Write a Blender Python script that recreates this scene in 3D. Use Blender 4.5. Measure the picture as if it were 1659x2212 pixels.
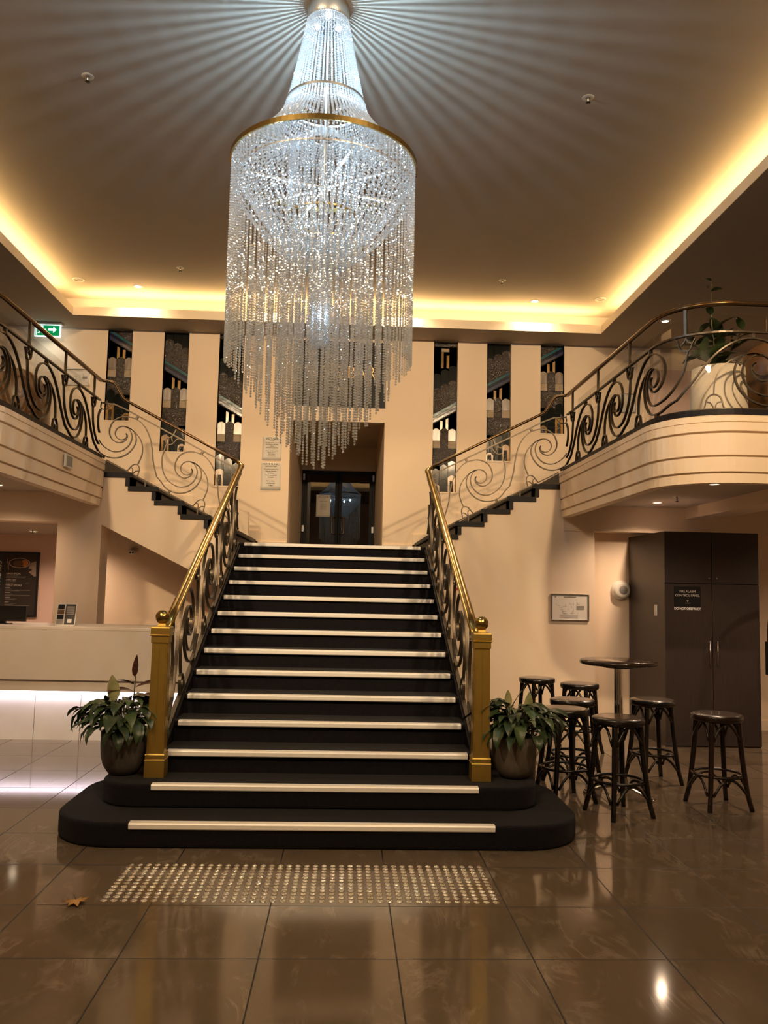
import bpy, math, random
from mathutils import Vector, Matrix
random.seed(7)
PI=math.pi
D=bpy.data
SC=bpy.context.scene
COL=SC.collection
for o in list(D.objects): D.objects.remove(o)

# ------------------------------------------------------------ camera
cam=D.objects.new('camera',D.cameras.new('camera')); COL.objects.link(cam)
PITCH,ROLL,YAW=.0926,.0216,.0448
F=Vector((math.sin(YAW)*math.cos(PITCH),math.cos(YAW)*math.cos(PITCH),math.sin(PITCH)))
R0=Vector((math.cos(YAW),-math.sin(YAW),0)); U0=R0.cross(F)
RR=R0*math.cos(ROLL)+U0*math.sin(ROLL); UU=-R0*math.sin(ROLL)+U0*math.cos(ROLL)
cam.matrix_world=Matrix(((RR.x,UU.x,-F.x,.1544),(RR.y,UU.y,-F.y,0),(RR.z,UU.z,-F.z,1.5978),(0,0,0,1)))
cam.data.sensor_fit='VERTICAL'; cam.data.sensor_height=24; cam.data.lens=24*1789.8/2212
cam.data.clip_start=.05; cam.data.clip_end=100
SC.camera=cam
# ------------------------------------------------------------ view, world
SC.view_settings.view_transform='Standard'; SC.view_settings.look='None'
SC.view_settings.exposure=0.0; SC.view_settings.gamma=1; SC.view_settings.use_curve_mapping=False
W=D.worlds.new('world'); SC.world=W; W.use_nodes=True
W.node_tree.nodes['Background'].inputs[0].default_value=(.01,.009,.008,1)
W.node_tree.nodes['Background'].inputs[1].default_value=1
# light levels
P_DOWN=110.0        # each tray downlight
P_UNDER=130.0       # under balcony downlights
P_COVE=9.2        # cove strips, W per metre
P_CHAN=21.0        # chandelier
P_FILL=1300.0     # added fill spots, out of view at the front of the tray
WARM=(1.0,.72,.42); WARM2=(1.0,.70,.47); COVE=(1.0,.67,.28); COOL=(.48,.76,1.0)

def lamp(name,kind,loc,energy,color,parent=None,rot=(0,0,0),**k):
    l=D.lights.new(name,kind); l.energy=energy; l.color=color
    for a,v in k.items(): setattr(l,a,v)
    o=D.objects.new(name,l); o.location=loc; o.rotation_euler=rot; COL.objects.link(o)
    if parent: o.parent=parent
    return o

# ------------------------------------------------------------ materials
def mat(name,color,rough=.6,metal=0,spec=.5,emit=None,es=0,coat=0,alpha=1,trans=0,sheen=0):
    m=D.materials.new(name); m.use_nodes=True
    b=m.node_tree.nodes['Principled BSDF']
    b.inputs['Base Color'].default_value=(*color,1); b.inputs['Roughness'].default_value=rough
    b.inputs['Metallic'].default_value=metal; b.inputs['Specular IOR Level'].default_value=spec
    b.inputs['Coat Weight'].default_value=coat; b.inputs['Transmission Weight'].default_value=trans
    b.inputs['Sheen Weight'].default_value=sheen
    if emit: b.inputs['Emission Color'].default_value=(*emit,1); b.inputs['Emission Strength'].default_value=es
    return m
def nn(m,t,**k):
    n=m.node_tree.nodes.new(t)
    for a,v in k.items(): setattr(n,a,v)
    return n
def lk(m,a,b): m.node_tree.links.new(a,b)
def bsdf(m): return m.node_tree.nodes['Principled BSDF']
def noisy(m,c2,scale=20,amt=.5,bump=0,bscale=None,vec='Object',stretch=None,detail=3):
    """procedural variation of the base colour between its colour and c2, with a bump"""
    b=bsdf(m); c1=tuple(b.inputs['Base Color'].default_value)
    tc=nn(m,'ShaderNodeTexCoord'); src=tc.outputs[vec]
    if stretch:
        mp=nn(m,'ShaderNodeMapping'); mp.inputs['Scale'].default_value=stretch; lk(m,src,mp.inputs[0]); src=mp.outputs[0]
    n=nn(m,'ShaderNodeTexNoise'); n.inputs['Scale'].default_value=scale; n.inputs['Detail'].default_value=detail; lk(m,src,n.inputs['Vector'])
    mx=nn(m,'ShaderNodeMix',data_type='RGBA'); mx.inputs[6].default_value=c1; mx.inputs[7].default_value=(*c2,1)
    mr=nn(m,'ShaderNodeMapRange'); mr.inputs[1].default_value=.3; mr.inputs[2].default_value=.7; mr.inputs[4].default_value=amt
    lk(m,n.outputs['Fac'],mr.inputs[0]); lk(m,mr.outputs[0],mx.inputs[0]); lk(m,mx.outputs[2],b.inputs['Base Color'])
    if bump:
        n2=nn(m,'ShaderNodeTexNoise'); n2.inputs['Scale'].default_value=bscale or scale*3; lk(m,src,n2.inputs['Vector'])
        bp=nn(m,'ShaderNodeBump'); bp.inputs['Strength'].default_value=bump; bp.inputs['Distance'].default_value=.01
        lk(m,n2.outputs['Fac'],bp.inputs['Height']); lk(m,bp.outputs[0],b.inputs['Normal'])
    return m
M={}
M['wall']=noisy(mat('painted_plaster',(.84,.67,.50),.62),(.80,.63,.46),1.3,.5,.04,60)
M['wall_pink']=noisy(mat('rose_plaster',(.70,.50,.42),.6),(.66,.46,.38),1.1,.5,.04,60)
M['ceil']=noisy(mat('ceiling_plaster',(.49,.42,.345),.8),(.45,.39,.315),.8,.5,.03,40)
M['ledge']=mat('cream_gloss_trim',(.80,.68,.52),.5)
M['carpet']=noisy(mat('black_carpet',(.0062,.0055,.0075),.95,spec=.15,sheen=.05),(.0115,.010,.013),60,.8,.5,300)
M['sidecarpet']=mat('black_gloss_edge',(.008,.006,.008),.5,spec=.22)
M['strip']=noisy(mat('aluminium_nosing',(.95,.92,.88),.34,.15),(.9,.86,.80),30,.5)
M['brass']=noisy(mat('polished_brass',(.43,.30,.10),.22,1),(.36,.25,.075),8,.5)
M['brassp']=noisy(mat('satin_brass_paint',(.40,.26,.055),.36,.7),(.34,.22,.045),14,.5)
M['iron']=noisy(mat('dark_bronze_iron',(.075,.058,.042),.38,.75),(.11,.085,.06),30,.6)
M['bronze']=noisy(mat('bronze_handrail',(.17,.10,.045),.25,.85),(.10,.06,.03),10,.6)
M['chrome']=mat('chrome',(.75,.73,.70),.08,1)
M['stud']=mat('satin_steel_stud',(.80,.77,.72),.13,1)
M['steel']=mat('brushed_steel',(.55,.52,.48),.3,1)
M['darksteel']=mat('black_metal',(.02,.019,.02),.35,.5)
M['blackwood']=noisy(mat('black_lacquered_bentwood',(.005,.004,.0035),.25),(.010,.007,.006),25,.7,stretch=(1,1,.15))
M['darkwood2']=noisy(mat('brown_black_bentwood',(.011,.006,.005),.25),(.020,.009,.007),25,.7,stretch=(1,1,.15))
M['seat']=noisy(mat('brown_leather_seat',(.075,.055,.042),.2,spec=.8,coat=.3),(.04,.028,.02),12,.6)
M['table']=noisy(mat('dark_gloss_tabletop',(.018,.011,.007),.12),(.030,.016,.009),8,.6,stretch=(1,8,1))
M['cab']=noisy(mat('wenge_laminate',(.036,.024,.021),.42),(.020,.013,.011),14,1,.08,60,stretch=(14,14,.35))
M['black']=mat('black_satin',(.008,.008,.008),.4)
M['plate']=mat('black_plastic_sign',(.005,.005,.0055),.5,spec=.3)
M['gold']=mat('gold_letters',(.75,.50,.22),.35,.6)
M['white']=mat('white_print',(.8,.78,.74),.6)
M['whitepl']=noisy(mat('white_plastic',(.72,.68,.60),.4),(.68,.63,.56),8,.4)
M['paper']=noisy(mat('paper',(.74,.68,.60),.7),(.70,.63,.55),6,.5)
M['ink']=mat('ink',(.06,.05,.045),.7)
M['greyink']=mat('grey_ink',(.28,.25,.22),.7)
M['pot']=noisy(mat('grey_stone_pot',(.095,.080,.070),.6),(.075,.062,.055),6,.6,.1,80)
M['potr']=noisy(mat('taupe_stone_pot',(.15,.12,.09),.6),(.12,.095,.07),6,.6,.1,80)
M['cream']=noisy(mat('cream_pot',(.72,.62,.50),.6),(.66,.56,.45),5,.5)
M['soil']=noisy(mat('soil',(.02,.013,.009),.95),(.04,.025,.015),50,.8,.6,90)
M['leaf']=noisy(mat('dark_green_leaf',(.020,.036,.014),.36),(.038,.062,.022),9,.8,.15,40)
M['leaf2']=noisy(mat('mid_green_leaf',(.045,.075,.025),.4),(.075,.11,.04),9,.8,.15,40)
M['varleaf']=noisy(mat('variegated_leaf',(.16,.19,.075),.42),(.46,.42,.22),7,1,detail=5)
M['redleaf']=noisy(mat('burgundy_leaf',(.055,.018,.012),.4),(.10,.035,.022),8,.8)
M['stem']=mat('plant_stem',(.05,.045,.018),.6)
M['dry']=noisy(mat('dry_leaf',(.55,.30,.10),.6),(.40,.20,.06),120,.8)
M['counter']=noisy(mat('reception_desk_stone',(.60,.52,.45),.42),(.55,.47,.40),3,.5)
M['tilewhite']=noisy(mat('white_desk_tiles',(.74,.71,.68),.4),(.66,.62,.58),4,.6)
M['leather']=noisy(mat('brown_leather',(.13,.060,.020),.35),(.09,.04,.013),6,.6)
M['leatherr']=noisy(mat('oxblood_leather',(.085,.024,.012),.35),(.06,.018,.01),6,.6)
M['red']=mat('red_sign',(.45,.02,.025),.5)
M['door']=noisy(mat('black_door_frame',(.008,.0075,.0075),.5,spec=.25),(.018,.016,.015),20,.6)
M['lead']=mat('lead_came',(.02,.018,.016),.5,.6)
M['green']=mat('exit_green',(.0,.22,.07),.4,emit=(.0,.42,.13),es=.55)
M['exitwhite']=mat('exit_white_glow',(.9,.9,.9),.4,emit=(.78,.95,.95),es=1.6)
M['lens']=mat('downlight_lens',(1,1,1),.4,emit=(1,.80,.55),es=22)
M['lensoff']=mat('unlit_lens',(.5,.45,.36),.3)
M['led']=mat('led_strip',(1,1,1),.4,emit=(1.0,.86,1.0),es=9)
M['ledc']=mat('chandelier_led',(1,1,1),.4,emit=(.80,.92,1.0),es=18)
M['leddots']=mat('dotted_led_strip',(.2,.2,.2),.4,emit=(.80,.92,1.0),es=1)
def dots(m):
    b=bsdf(m); tc=nn(m,'ShaderNodeTexCoord'); sx=nn(m,'ShaderNodeSeparateXYZ'); lk(m,tc.outputs['Object'],sx.inputs[0])
    a=nn(m,'ShaderNodeMath',operation='MULTIPLY'); a.inputs[1].default_value=28; lk(m,sx.outputs[0],a.inputs[0])
    f=nn(m,'ShaderNodeMath',operation='FRACT'); lk(m,a.outputs[0],f.inputs[0])
    g=nn(m,'ShaderNodeMath',operation='LESS_THAN'); g.inputs[1].default_value=.38; lk(m,f.outputs[0],g.inputs[0])
    h=nn(m,'ShaderNodeMath',operation='MULTIPLY'); h.inputs[1].default_value=14; lk(m,g.outputs[0],h.inputs[0]); lk(m,h.outputs[0],b.inputs['Emission Strength'])
dots(M['leddots'])
M['dark']=mat('dark_room',(.01,.01,.01),.9)
def glassmat(name,tint,refl=1.0,ior=1.5):
    m=D.materials.new(name); m.use_nodes=True; nt=m.node_tree; nt.nodes.remove(bsdf(m)); out=nt.nodes['Material Output']
    t=nn(m,'ShaderNodeBsdfTransparent'); t.inputs[0].default_value=(*tint,1)
    g=nn(m,'ShaderNodeBsdfGlossy'); g.inputs['Roughness'].default_value=.01; g.inputs[0].default_value=(refl,refl,refl,1)
    fr=nn(m,'ShaderNodeFresnel'); fr.inputs[0].default_value=ior
    ge=nn(m,'ShaderNodeNewGeometry'); iv=nn(m,'ShaderNodeMath',operation='SUBTRACT'); iv.inputs[0].default_value=1; lk(m,ge.outputs['Backfacing'],iv.inputs[1])
    mu=nn(m,'ShaderNodeMath',operation='MULTIPLY'); lk(m,fr.outputs[0],mu.inputs[0]); lk(m,iv.outputs[0],mu.inputs[1])
    mx=nn(m,'ShaderNodeMixShader'); lk(m,mu.outputs[0],mx.inputs[0]); lk(m,t.outputs[0],mx.inputs[1]); lk(m,g.outputs[0],mx.inputs[2]); lk(m,mx.outputs[0],out.inputs[0])
    return m
M['glass']=glassmat('clear_panel',(.97,.97,.96),.9,1.4)
M['doorglass']=glassmat('dark_door_glass',(.20,.21,.21),1.0,1.8)
def crystal():
    m=D.materials.new('cut_crystal'); m.use_nodes=True; nt=m.node_tree; b=bsdf(m); out=nt.nodes['Material Output']
    b.inputs['Base Color'].default_value=(.92,.95,.97,1); b.inputs['Roughness'].default_value=.22; b.inputs['Specular IOR Level'].default_value=1
    g=nn(m,'ShaderNodeBsdfGlass'); g.inputs['IOR'].default_value=1.55; g.inputs['Roughness'].default_value=0.02
    t=nn(m,'ShaderNodeBsdfTranslucent'); t.inputs[0].default_value=(.9,.94,.97,1)
    gl=nn(m,'ShaderNodeBsdfGlossy'); gl.inputs['Roughness'].default_value=.12; gl.inputs[0].default_value=(.66,.71,.75,1)
    m1=nn(m,'ShaderNodeMixShader'); m1.inputs[0].default_value=.45; lk(m,g.outputs[0],m1.inputs[1]); lk(m,gl.outputs[0],m1.inputs[2])
    m2=nn(m,'ShaderNodeMixShader'); m2.inputs[0].default_value=.5; lk(m,t.outputs[0],m2.inputs[1]); lk(m,b.outputs[0],m2.inputs[2])
    m3=nn(m,'ShaderNodeMixShader'); m3.inputs[0].default_value=.17; lk(m,m1.outputs[0],m3.inputs[1]); lk(m,m2.outputs[0],m3.inputs[2])
    tr=nn(m,'ShaderNodeBsdfTransparent'); m4=nn(m,'ShaderNodeMixShader'); m4.inputs[0].default_value=.30; lk(m,m3.outputs[0],m4.inputs[1]); lk(m,tr.outputs[0],m4.inputs[2])
    lk(m,m4.outputs[0],out.inputs[0]); return m
M['crystal']=crystal()
def floormat():
    m=mat('polished_stone_tiles',(.16,.115,.08),.09,spec=.5,coat=.0)
    b=bsdf(m); tc=nn(m,'ShaderNodeTexCoord'); mp=nn(m,'ShaderNodeMapping'); T=.5987
    mp.inputs['Location'].default_value=(.1787/T,-3.7506/T,0); mp.inputs['Scale'].default_value=(1/T,1/T,1)
    lk(m,tc.outputs['Object'],mp.inputs[0])
    sx=nn(m,'ShaderNodeSeparateXYZ'); lk(m,mp.outputs[0],sx.inputs[0])
    def ma(op,a,b_=None,c=None):
        n=nn(m,'ShaderNodeMath',operation=op)
        for i,v in enumerate((a,b_,c)):
            if v is None: continue
            if isinstance(v,(int,float)): n.inputs[i].default_value=v
            else: lk(m,v,n.inputs[i])
        return n.outputs[0]
    def line(s): # distance to the nearest integer
        f=ma('FRACT',s); return ma('MINIMUM',f,ma('SUBTRACT',1,f))
    d=ma('MINIMUM',line(sx.outputs[0]),line(sx.outputs[1]))
    g=ma('LESS_THAN',d,.0062)
    cell=nn(m,'ShaderNodeCombineXYZ'); lk(m,ma('FLOOR',sx.outputs[0]),cell.inputs[0]); lk(m,ma('FLOOR',sx.outputs[1]),cell.inputs[1])
    wn=nn(m,'ShaderNodeTexWhiteNoise'); lk(m,cell.outputs[0],wn.inputs['Vector'])
    off=nn(m,'ShaderNodeVectorMath',operation='MULTIPLY_ADD'); off.inputs[1].default_value=(7,7,7); lk(m,wn.outputs['Color'],off.inputs[0]); lk(m,mp.outputs[0],off.inputs[2])
    mp2=nn(m,'ShaderNodeMapping'); mp2.inputs['Rotation'].default_value=(0,0,.5); mp2.inputs['Scale'].default_value=(1.6,.55,1); lk(m,off.outputs[0],mp2.inputs[0])
    n=nn(m,'ShaderNodeTexNoise'); n.inputs['Scale'].default_value=1.5; n.inputs['Detail'].default_value=9; n.inputs['Roughness'].default_value=.62; n.inputs['Distortion'].default_value=1.3; lk(m,mp2.outputs[0],n.inputs['Vector'])
    vein=ma('SUBTRACT',1,ma('MULTIPLY',ma('ABSOLUTE',ma('SUBTRACT',n.outputs['Fac'],.5)),22))
    vein=ma('MAXIMUM',vein,0)
    n3=nn(m,'ShaderNodeTexNoise'); n3.inputs['Scale'].default_value=2.6; n3.inputs['Detail'].default_value=2; lk(m,off.outputs[0],n3.inputs['Vector'])
    msk=nn(m,'ShaderNodeMapRange'); msk.inputs[1].default_value=.48; msk.inputs[2].default_value=.66; lk(m,n3.outputs['Fac'],msk.inputs[0])
    vein=ma('MULTIPLY',vein,msk.outputs[0])
    c0=nn(m,'ShaderNodeMix',data_type='RGBA'); c0.inputs[6].default_value=(.108,.077,.050,1); c0.inputs[7].default_value=(.155,.115,.080,1); lk(m,n.outputs['Fac'],c0.inputs[0])
    c1=nn(m,'ShaderNodeMix',data_type='RGBA'); c1.inputs[7].default_value=(.26,.20,.15,1); lk(m,ma('MULTIPLY',vein,.6),c1.inputs[0]); lk(m,c0.outputs[2],c1.inputs[6])
    c2=nn(m,'ShaderNodeMix',data_type='RGBA'); c2.inputs[7].default_value=(.012,.008,.006,1); lk(m,g,c2.inputs[0]); lk(m,c1.outputs[2],c2.inputs[6])
    lk(m,c2.outputs[2],b.inputs['Base Color'])
    ro=ma('MULTIPLY_ADD',g,.5,.085); lk(m,ro,b.inputs['Roughness'])
    return m
M['floor']=floormat()
def stained(name,c1,c2,rough,bump,scale,stretch=None):
    m=mat(name,c1,rough,spec=.8); noisy(m,c2,scale,1,bump,scale*2.2,stretch=stretch); return m
M['sg_brown']=stained('brown_textured_glass',(.020,.012,.007),(.045,.028,.015),.12,.9,40)
M['sg_dark']=stained('black_green_glass',(.004,.007,.007),(.010,.014,.015),.1,.1,8,(1,1,.3))
M['sg_amber']=stained('amber_glass',(.20,.10,.02),(.50,.26,.06),.2,.1,9,(3,3,.5))
M['sg_white']=stained('opal_white_glass',(.30,.24,.20),(.13,.10,.085),.25,.1,7,(4,4,.5))
M['sg_cream']=stained('cream_glass',(.42,.32,.20),(.30,.22,.14),.2,.6,60)
M['sg_teal']=stained('teal_glass',(.03,.16,.18),(.02,.08,.11),.15,.1,9)
M['sg_navy']=stained('navy_glass',(.006,.008,.03),(.012,.012,.03),.15,.1,9)
M['sg_blue']=stained('slate_blue_glass',(.045,.06,.14),(.02,.028,.07),.15,.1,9)

# ------------------------------------------------------------ mesh helpers
class MB:
    def __init__(s): s.v=[]; s.f=[]; s.m=[]; s.sm=[]
    def add(s,vs,fs,mi=0,smooth=False):
        o=len(s.v); s.v+=[tuple(p) for p in vs]; s.f+=[tuple(i+o for i in f) for f in fs]; s.m+=[mi]*len(fs); s.sm+=[smooth]*len(fs); return s
    def box(s,x0,x1,y0,y1,z0,z1,mi=0):
        return s.add([(x0,y0,z0),(x1,y0,z0),(x1,y1,z0),(x0,y1,z0),(x0,y0,z1),(x1,y0,z1),(x1,y1,z1),(x0,y1,z1)],
            [(0,3,2,1),(4,5,6,7),(0,1,5,4),(1,2,6,5),(2,3,7,6),(3,0,4,7)],mi)
    def prism(s,poly,fn,c0,c1,mi=0,smooth=False):
        """closed polygon (a,b) extruded c0..c1 through fn(a,b,c)"""
        n=len(poly); vs=[fn(a,b,c0) for a,b in poly]+[fn(a,b,c1) for a,b in poly]
        o=len(s.v)
        s.add(vs,[tuple(range(n))[::-1],tuple(range(n,2*n))],mi,False)
        s.f+=[(o+i,o+(i+1)%n,o+n+(i+1)%n,o+n+i) for i in range(n)]; s.m+=[mi]*n; s.sm+=[smooth]*n
        return s
    def lathe(s,prof,seg=24,c=(0,0,0),mi=0,smooth=True,cap=True):
        vs=[];n=len(prof)
        for k in range(seg):
            a=2*PI*k/seg
            vs+=[(c[0]+r*math.cos(a),c[1]+r*math.sin(a),c[2]+z) for r,z in prof]
        fs=[(k*n+i,((k+1)%seg)*n+i,((k+1)%seg)*n+i+1,k*n+i+1) for k in range(seg) for i in range(n-1)]
        s.add(vs,fs,mi,smooth)
        if cap:
            o=len(s.v)-len(vs)
            s.f.append(tuple(o+k*n for k in range(seg))[::-1]); s.f.append(tuple(o+k*n+n-1 for k in range(seg))); s.m+=[mi]*2; s.sm+=[False]*2
        return s
    def tube(s,pts,r,seg=10,mi=0,closed=False,smooth=True,flat=1.0,up=None):
        pts=[Vector(p) for p in pts]; n=len(pts); rs=r if isinstance(r,(list,tuple)) else [r]*n
        rings=[]; prev=None
        for i in range(n):
            if closed: t=(pts[(i+1)%n]-pts[i-1])
            else: t=pts[min(i+1,n-1)]-pts[max(i-1,0)]
            t.normalize()
            ref=Vector(up) if up else (prev if prev is not None else (Vector((0,0,1)) if abs(t.z)<.9 else Vector((1,0,0))))
            u=ref-t*ref.dot(t)
            if u.length<1e-6: u=Vector((1,0,0))-t*t.x
            u.normalize(); w=t.cross(u); prev=u
            rings.append([pts[i]+(u*math.cos(2*PI*k/seg)*flat+w*math.sin(2*PI*k/seg))*rs[i] for k in range(seg)])
        vs=[p for rg in rings for p in rg]
        fs=[(i*seg+k,i*seg+(k+1)%seg,((i+1)%n)*seg+(k+1)%seg,((i+1)%n)*seg+k) for i in range(n if closed else n-1) for k in range(seg)]
        s.add(vs,fs,mi,smooth)
        if not closed:
            o=len(s.v)-len(vs); s.f.append(tuple(o+k for k in range(seg))[::-1]); s.f.append(tuple(o+(n-1)*seg+k for k in range(seg))); s.m+=[mi]*2; s.sm+=[False]*2
        return s
    def sphere(s,c,r,seg=16,rings=10,mi=0,sz=1):
        prof=[(max(1e-4,r*math.sin(PI*i/rings)),-r*sz*math.cos(PI*i/rings)) for i in range(rings+1)]
        return s.lathe(prof,seg,c,mi,True,False)
    def bar(s,pts,th,dep,fn,mi=0,taper=None):
        """flat bar swept along a 2-D polyline, mapped to space by fn(a,b,c)"""
        n=len(pts)
        if n<2: return s
        L=[];Rr=[]
        for i in range(n):
            p=pts[max(i-1,0)];q=pts[min(i+1,n-1)]; dx,dy=q[0]-p[0],q[1]-p[1]; l=math.hypot(dx,dy) or 1
            h=th/2*(taper[i] if taper else 1)
            nx,ny=-dy/l*h,dx/l*h; L.append((pts[i][0]+nx,pts[i][1]+ny)); Rr.append((pts[i][0]-nx,pts[i][1]-ny))
        vs=[]
        for i in range(n):
            vs+=[fn(*L[i],-dep/2),fn(*L[i],dep/2),fn(*Rr[i],dep/2),fn(*Rr[i],-dep/2)]
        fs=[(4*i+k,4*i+(k+1)%4,4*i+4+(k+1)%4,4*i+4+k) for i in range(n-1) for k in range(4)]
        fs+=[(0,3,2,1),(4*n-4,4*n-3,4*n-2,4*n-1)]
        return s.add(vs,fs,mi)
    def mesh(s,name,mats):
        me=D.meshes.new(name); me.from_pydata(s.v,[],s.f)
        for m in (mats if isinstance(mats,list) else [mats]): me.materials.append(m)
        me.polygons.foreach_set('material_index',s.m); me.polygons.foreach_set('use_smooth',s.sm); me.update(); return me
    def build(s,name,mats,parent=None,loc=(0,0,0),rot=(0,0,0)):
        return link(name,s.mesh(name,mats),parent,loc,rot)
def link(name,me,parent=None,loc=(0,0,0),rot=(0,0,0)):
    o=D.objects.new(name,me); COL.objects.link(o); o.location=loc; o.rotation_euler=rot
    if parent: o.parent=parent
    return o
def tag(o,label,cat,group=None,kind=None):
    o['label']=label; o['category']=cat
    if group: o['group']=group
    if kind: o['kind']=kind
    return o
def thing(name,label,cat,loc=(0,0,0),rz=0,group=None):
    o=D.objects.new(name,None); COL.objects.link(o); o.location=loc; o.rotation_euler=(0,0,rz); o.empty_display_size=.1
    return tag(o,label,cat,group)
def struct(name,mb,m,loc=(0,0,0)):
    o=mb.build(name,m,None,loc); o['kind']='structure'; return o
def dup(root,loc,rz,label,group=None):
    r=root.copy(); COL.objects.link(r); r.location=loc; r.rotation_euler=(0,0,rz); r['label']=label
    if group: r['group']=group
    for ch in list(root.children):
        c=ch.copy(); COL.objects.link(c); c.parent=r
        for g in list(ch.children):
            d=g.copy(); COL.objects.link(d); d.parent=c
    return r
def bevel(o,w=.005,seg=2):
    b=o.modifiers.new('bevel','BEVEL'); b.width=w; b.segments=seg; b.limit_method='ANGLE'; return o
ID=lambda a,b,c:(a,b,c)
XZ=lambda a,b,c:(a,c,b)         # polygon in x-z, extruded along y
def text(s,size,m,loc,parent,name='lettering',rot=(PI/2,0,0),align='CENTER',sx=1.0,ext=.0012,space=1.0,bold=0):
    c=D.curves.new(name,'FONT'); c.body=s; c.size=size; c.align_x=align; c.align_y='CENTER'; c.extrude=ext; c.space_character=space; c.offset=bold
    t=D.objects.new('tmp',c); COL.objects.link(t)
    me=D.meshes.new_from_object(t.evaluated_get(bpy.context.evaluated_depsgraph_get())); D.objects.remove(t); D.curves.remove(c)
    me.materials.clear(); me.materials.append(m)
    o=link(name,me,parent,loc,rot); o.scale=(sx,1,1); return o
def holes_wall(name,x0,x1,z0,z1,y0,y1,holes,m):
    xs=sorted({x0,x1,*[h[0] for h in holes],*[h[1] for h in holes]}); zs=sorted({z0,z1,*[h[2] for h in holes],*[h[3] for h in holes]})
    mb=MB()
    for i in range(len(xs)-1):
        # merge vertical runs
        run=None
        for j in range(len(zs)-1):
            cx,cz=(xs[i]+xs[i+1])/2,(zs[j]+zs[j+1])/2
            solid=not any(h[0]<cx<h[1] and h[2]<cz<h[3] for h in holes)
            if solid:
                run=[zs[j],zs[j+1]] if run is None else [run[0],zs[j+1]]
            if (not solid or j==len(zs)-2) and run:
                mb.box(xs[i],xs[i+1],y0,y1,run[0],run[1]); run=None
    return struct(name,mb,m)
def smooth2(pts,sub=4):
    out=[];n=len(pts)
    for i in range(n-1):
        p0=pts[max(i-1,0)];p1=pts[i];p2=pts[i+1];p3=pts[min(i+2,n-1)]
        for k in range(sub):
            t=k/sub
            out.append(tuple(.5*((2*p1[j])+(-p0[j]+p2[j])*t+(2*p0[j]-5*p1[j]+4*p2[j]-p3[j])*t*t+(-p0[j]+3*p1[j]-3*p2[j]+p3[j])*t**3) for j in range(len(p1))))
    out.append(tuple(pts[-1])); return out

# ------------------------------------------------------------ key sizes
UF=3.04       # upper floor
LAND=2.10     # landing
FP=9.74       # plane of the wall below the side flights
BW=11.8       # back wall
SOF=5.23; TRAY=5.62
XR=7.0; YF=-5.0
# ------------------------------------------------------------ room shell
struct('floor',MB().box(-XR,XR,YF,14,-.1,0),M['floor'])
WZ={1:(-3.337,-2.985,3.907,5.249),2:(-2.536,-2.180,3.482,5.249),3:(-1.745,-1.388,3.011,5.249),4:(1.364,1.715,3.007,5.249),5:(2.145,2.502,3.482,5.249),6:(2.937,3.290,3.908,5.249)}
DX0,DX1=-.688,.665
holes_wall('wall_back',-XR,XR,LAND-.05,5.4,BW,BW+.14,[(*w[:2],w[2],5.235) for w in WZ.values()]+[(DX0,DX1,LAND-.05,3.99),(-XR,-3.07,LAND-.05,2.95)],M['wall'])
struct('wall_behind_windows',MB().box(-XR,DX0-.02,BW+.14,BW+.2,3.0,5.4).box(DX1+.02,XR,BW+.14,BW+.2,3.0,5.4),M['wall'])
# entrance recess
DYR=15.2
mb=MB(); mb.box(DX0-.1,DX0,BW+.14,DYR+.1,LAND,4.3).box(DX1,DX1+.1,BW+.14,DYR+.1,LAND,4.3).box(DX0,DX1,BW+.10,DYR+.1,4.19,4.3)
struct('wall_entrance_recess',mb,M['wall'])
struct('floor_entrance',MB().box(DX0,DX1,BW+.5,DYR+2.6,LAND-.1,LAND),M['carpet'])
struct('wall_entrance',MB().box(DX0,DX1,DYR,DYR+.1,3.76,4.19),M['wall'])
struct('wall_left',MB().box(-XR-.1,-XR,YF,14,0,5.7),M['wall'])
struct('wall_right',MB().box(XR,XR+.1,YF,14,0,5.7),M['wall'])
struct('wall_front',MB().box(-XR,XR,YF-.1,YF,0,5.7),M['wall'])
# lower front plane : right flight wall, left flight band with opening
SR=.157; SG=.3085; X1=1.158      # side riser, going, first riser x
def flight_profile(sign,zoff=-.055):
    pts=[]
    for k in range(6):
        x=X1+SG*k; z=LAND+SR*k
        pts+= [(x,z+(0 if k==0 else zoff)),(x,z+SR+zoff)]
    return pts
pr=[(1.16,0)]+[(X1+SG*0,LAND+SR-.055)]
for k in range(1,5): pr+=[(X1+SG*k,LAND+SR*k-.055),(X1+SG*k,LAND+SR*(k+1)-.055)]
pr+=[(X1+SG*5,LAND+SR*5-.055),(X1+SG*5,2.66)]
right=pr+[(3.11,2.66),(3.11,0)]
struct('wall_right_flight',MB().prism(right,XZ,FP,FP+.2),M['wall'])
struct('trim_1',MB().box(2.74,XR,FP-.012,FP+.02,2.335,2.66).box(3.11,XR,FP+.02,FP+.25,2.335,2.66),M['wall'])
struct('wall_right_recess',MB().box(3.05,XR,FP+.21,FP+.35,0,2.64),M['wall'])
struct('wall_right_recess_side',MB().box(3.05,3.11,FP+.19,FP+.22,0,2.34),M['wall'])
# left: band below the flight, pillar, lintel
left=[(-x,z) for x,z in pr[1:]]+[(-6.99,2.66),(-6.99,2.29),(-3.19,2.29),(-3.19,0),(-2.69,0),(-2.69,2.27),(-1.16,1.53)]
struct('wall_left_flight',MB().prism(left,XZ,FP,FP+.3),M['wall'])
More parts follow.
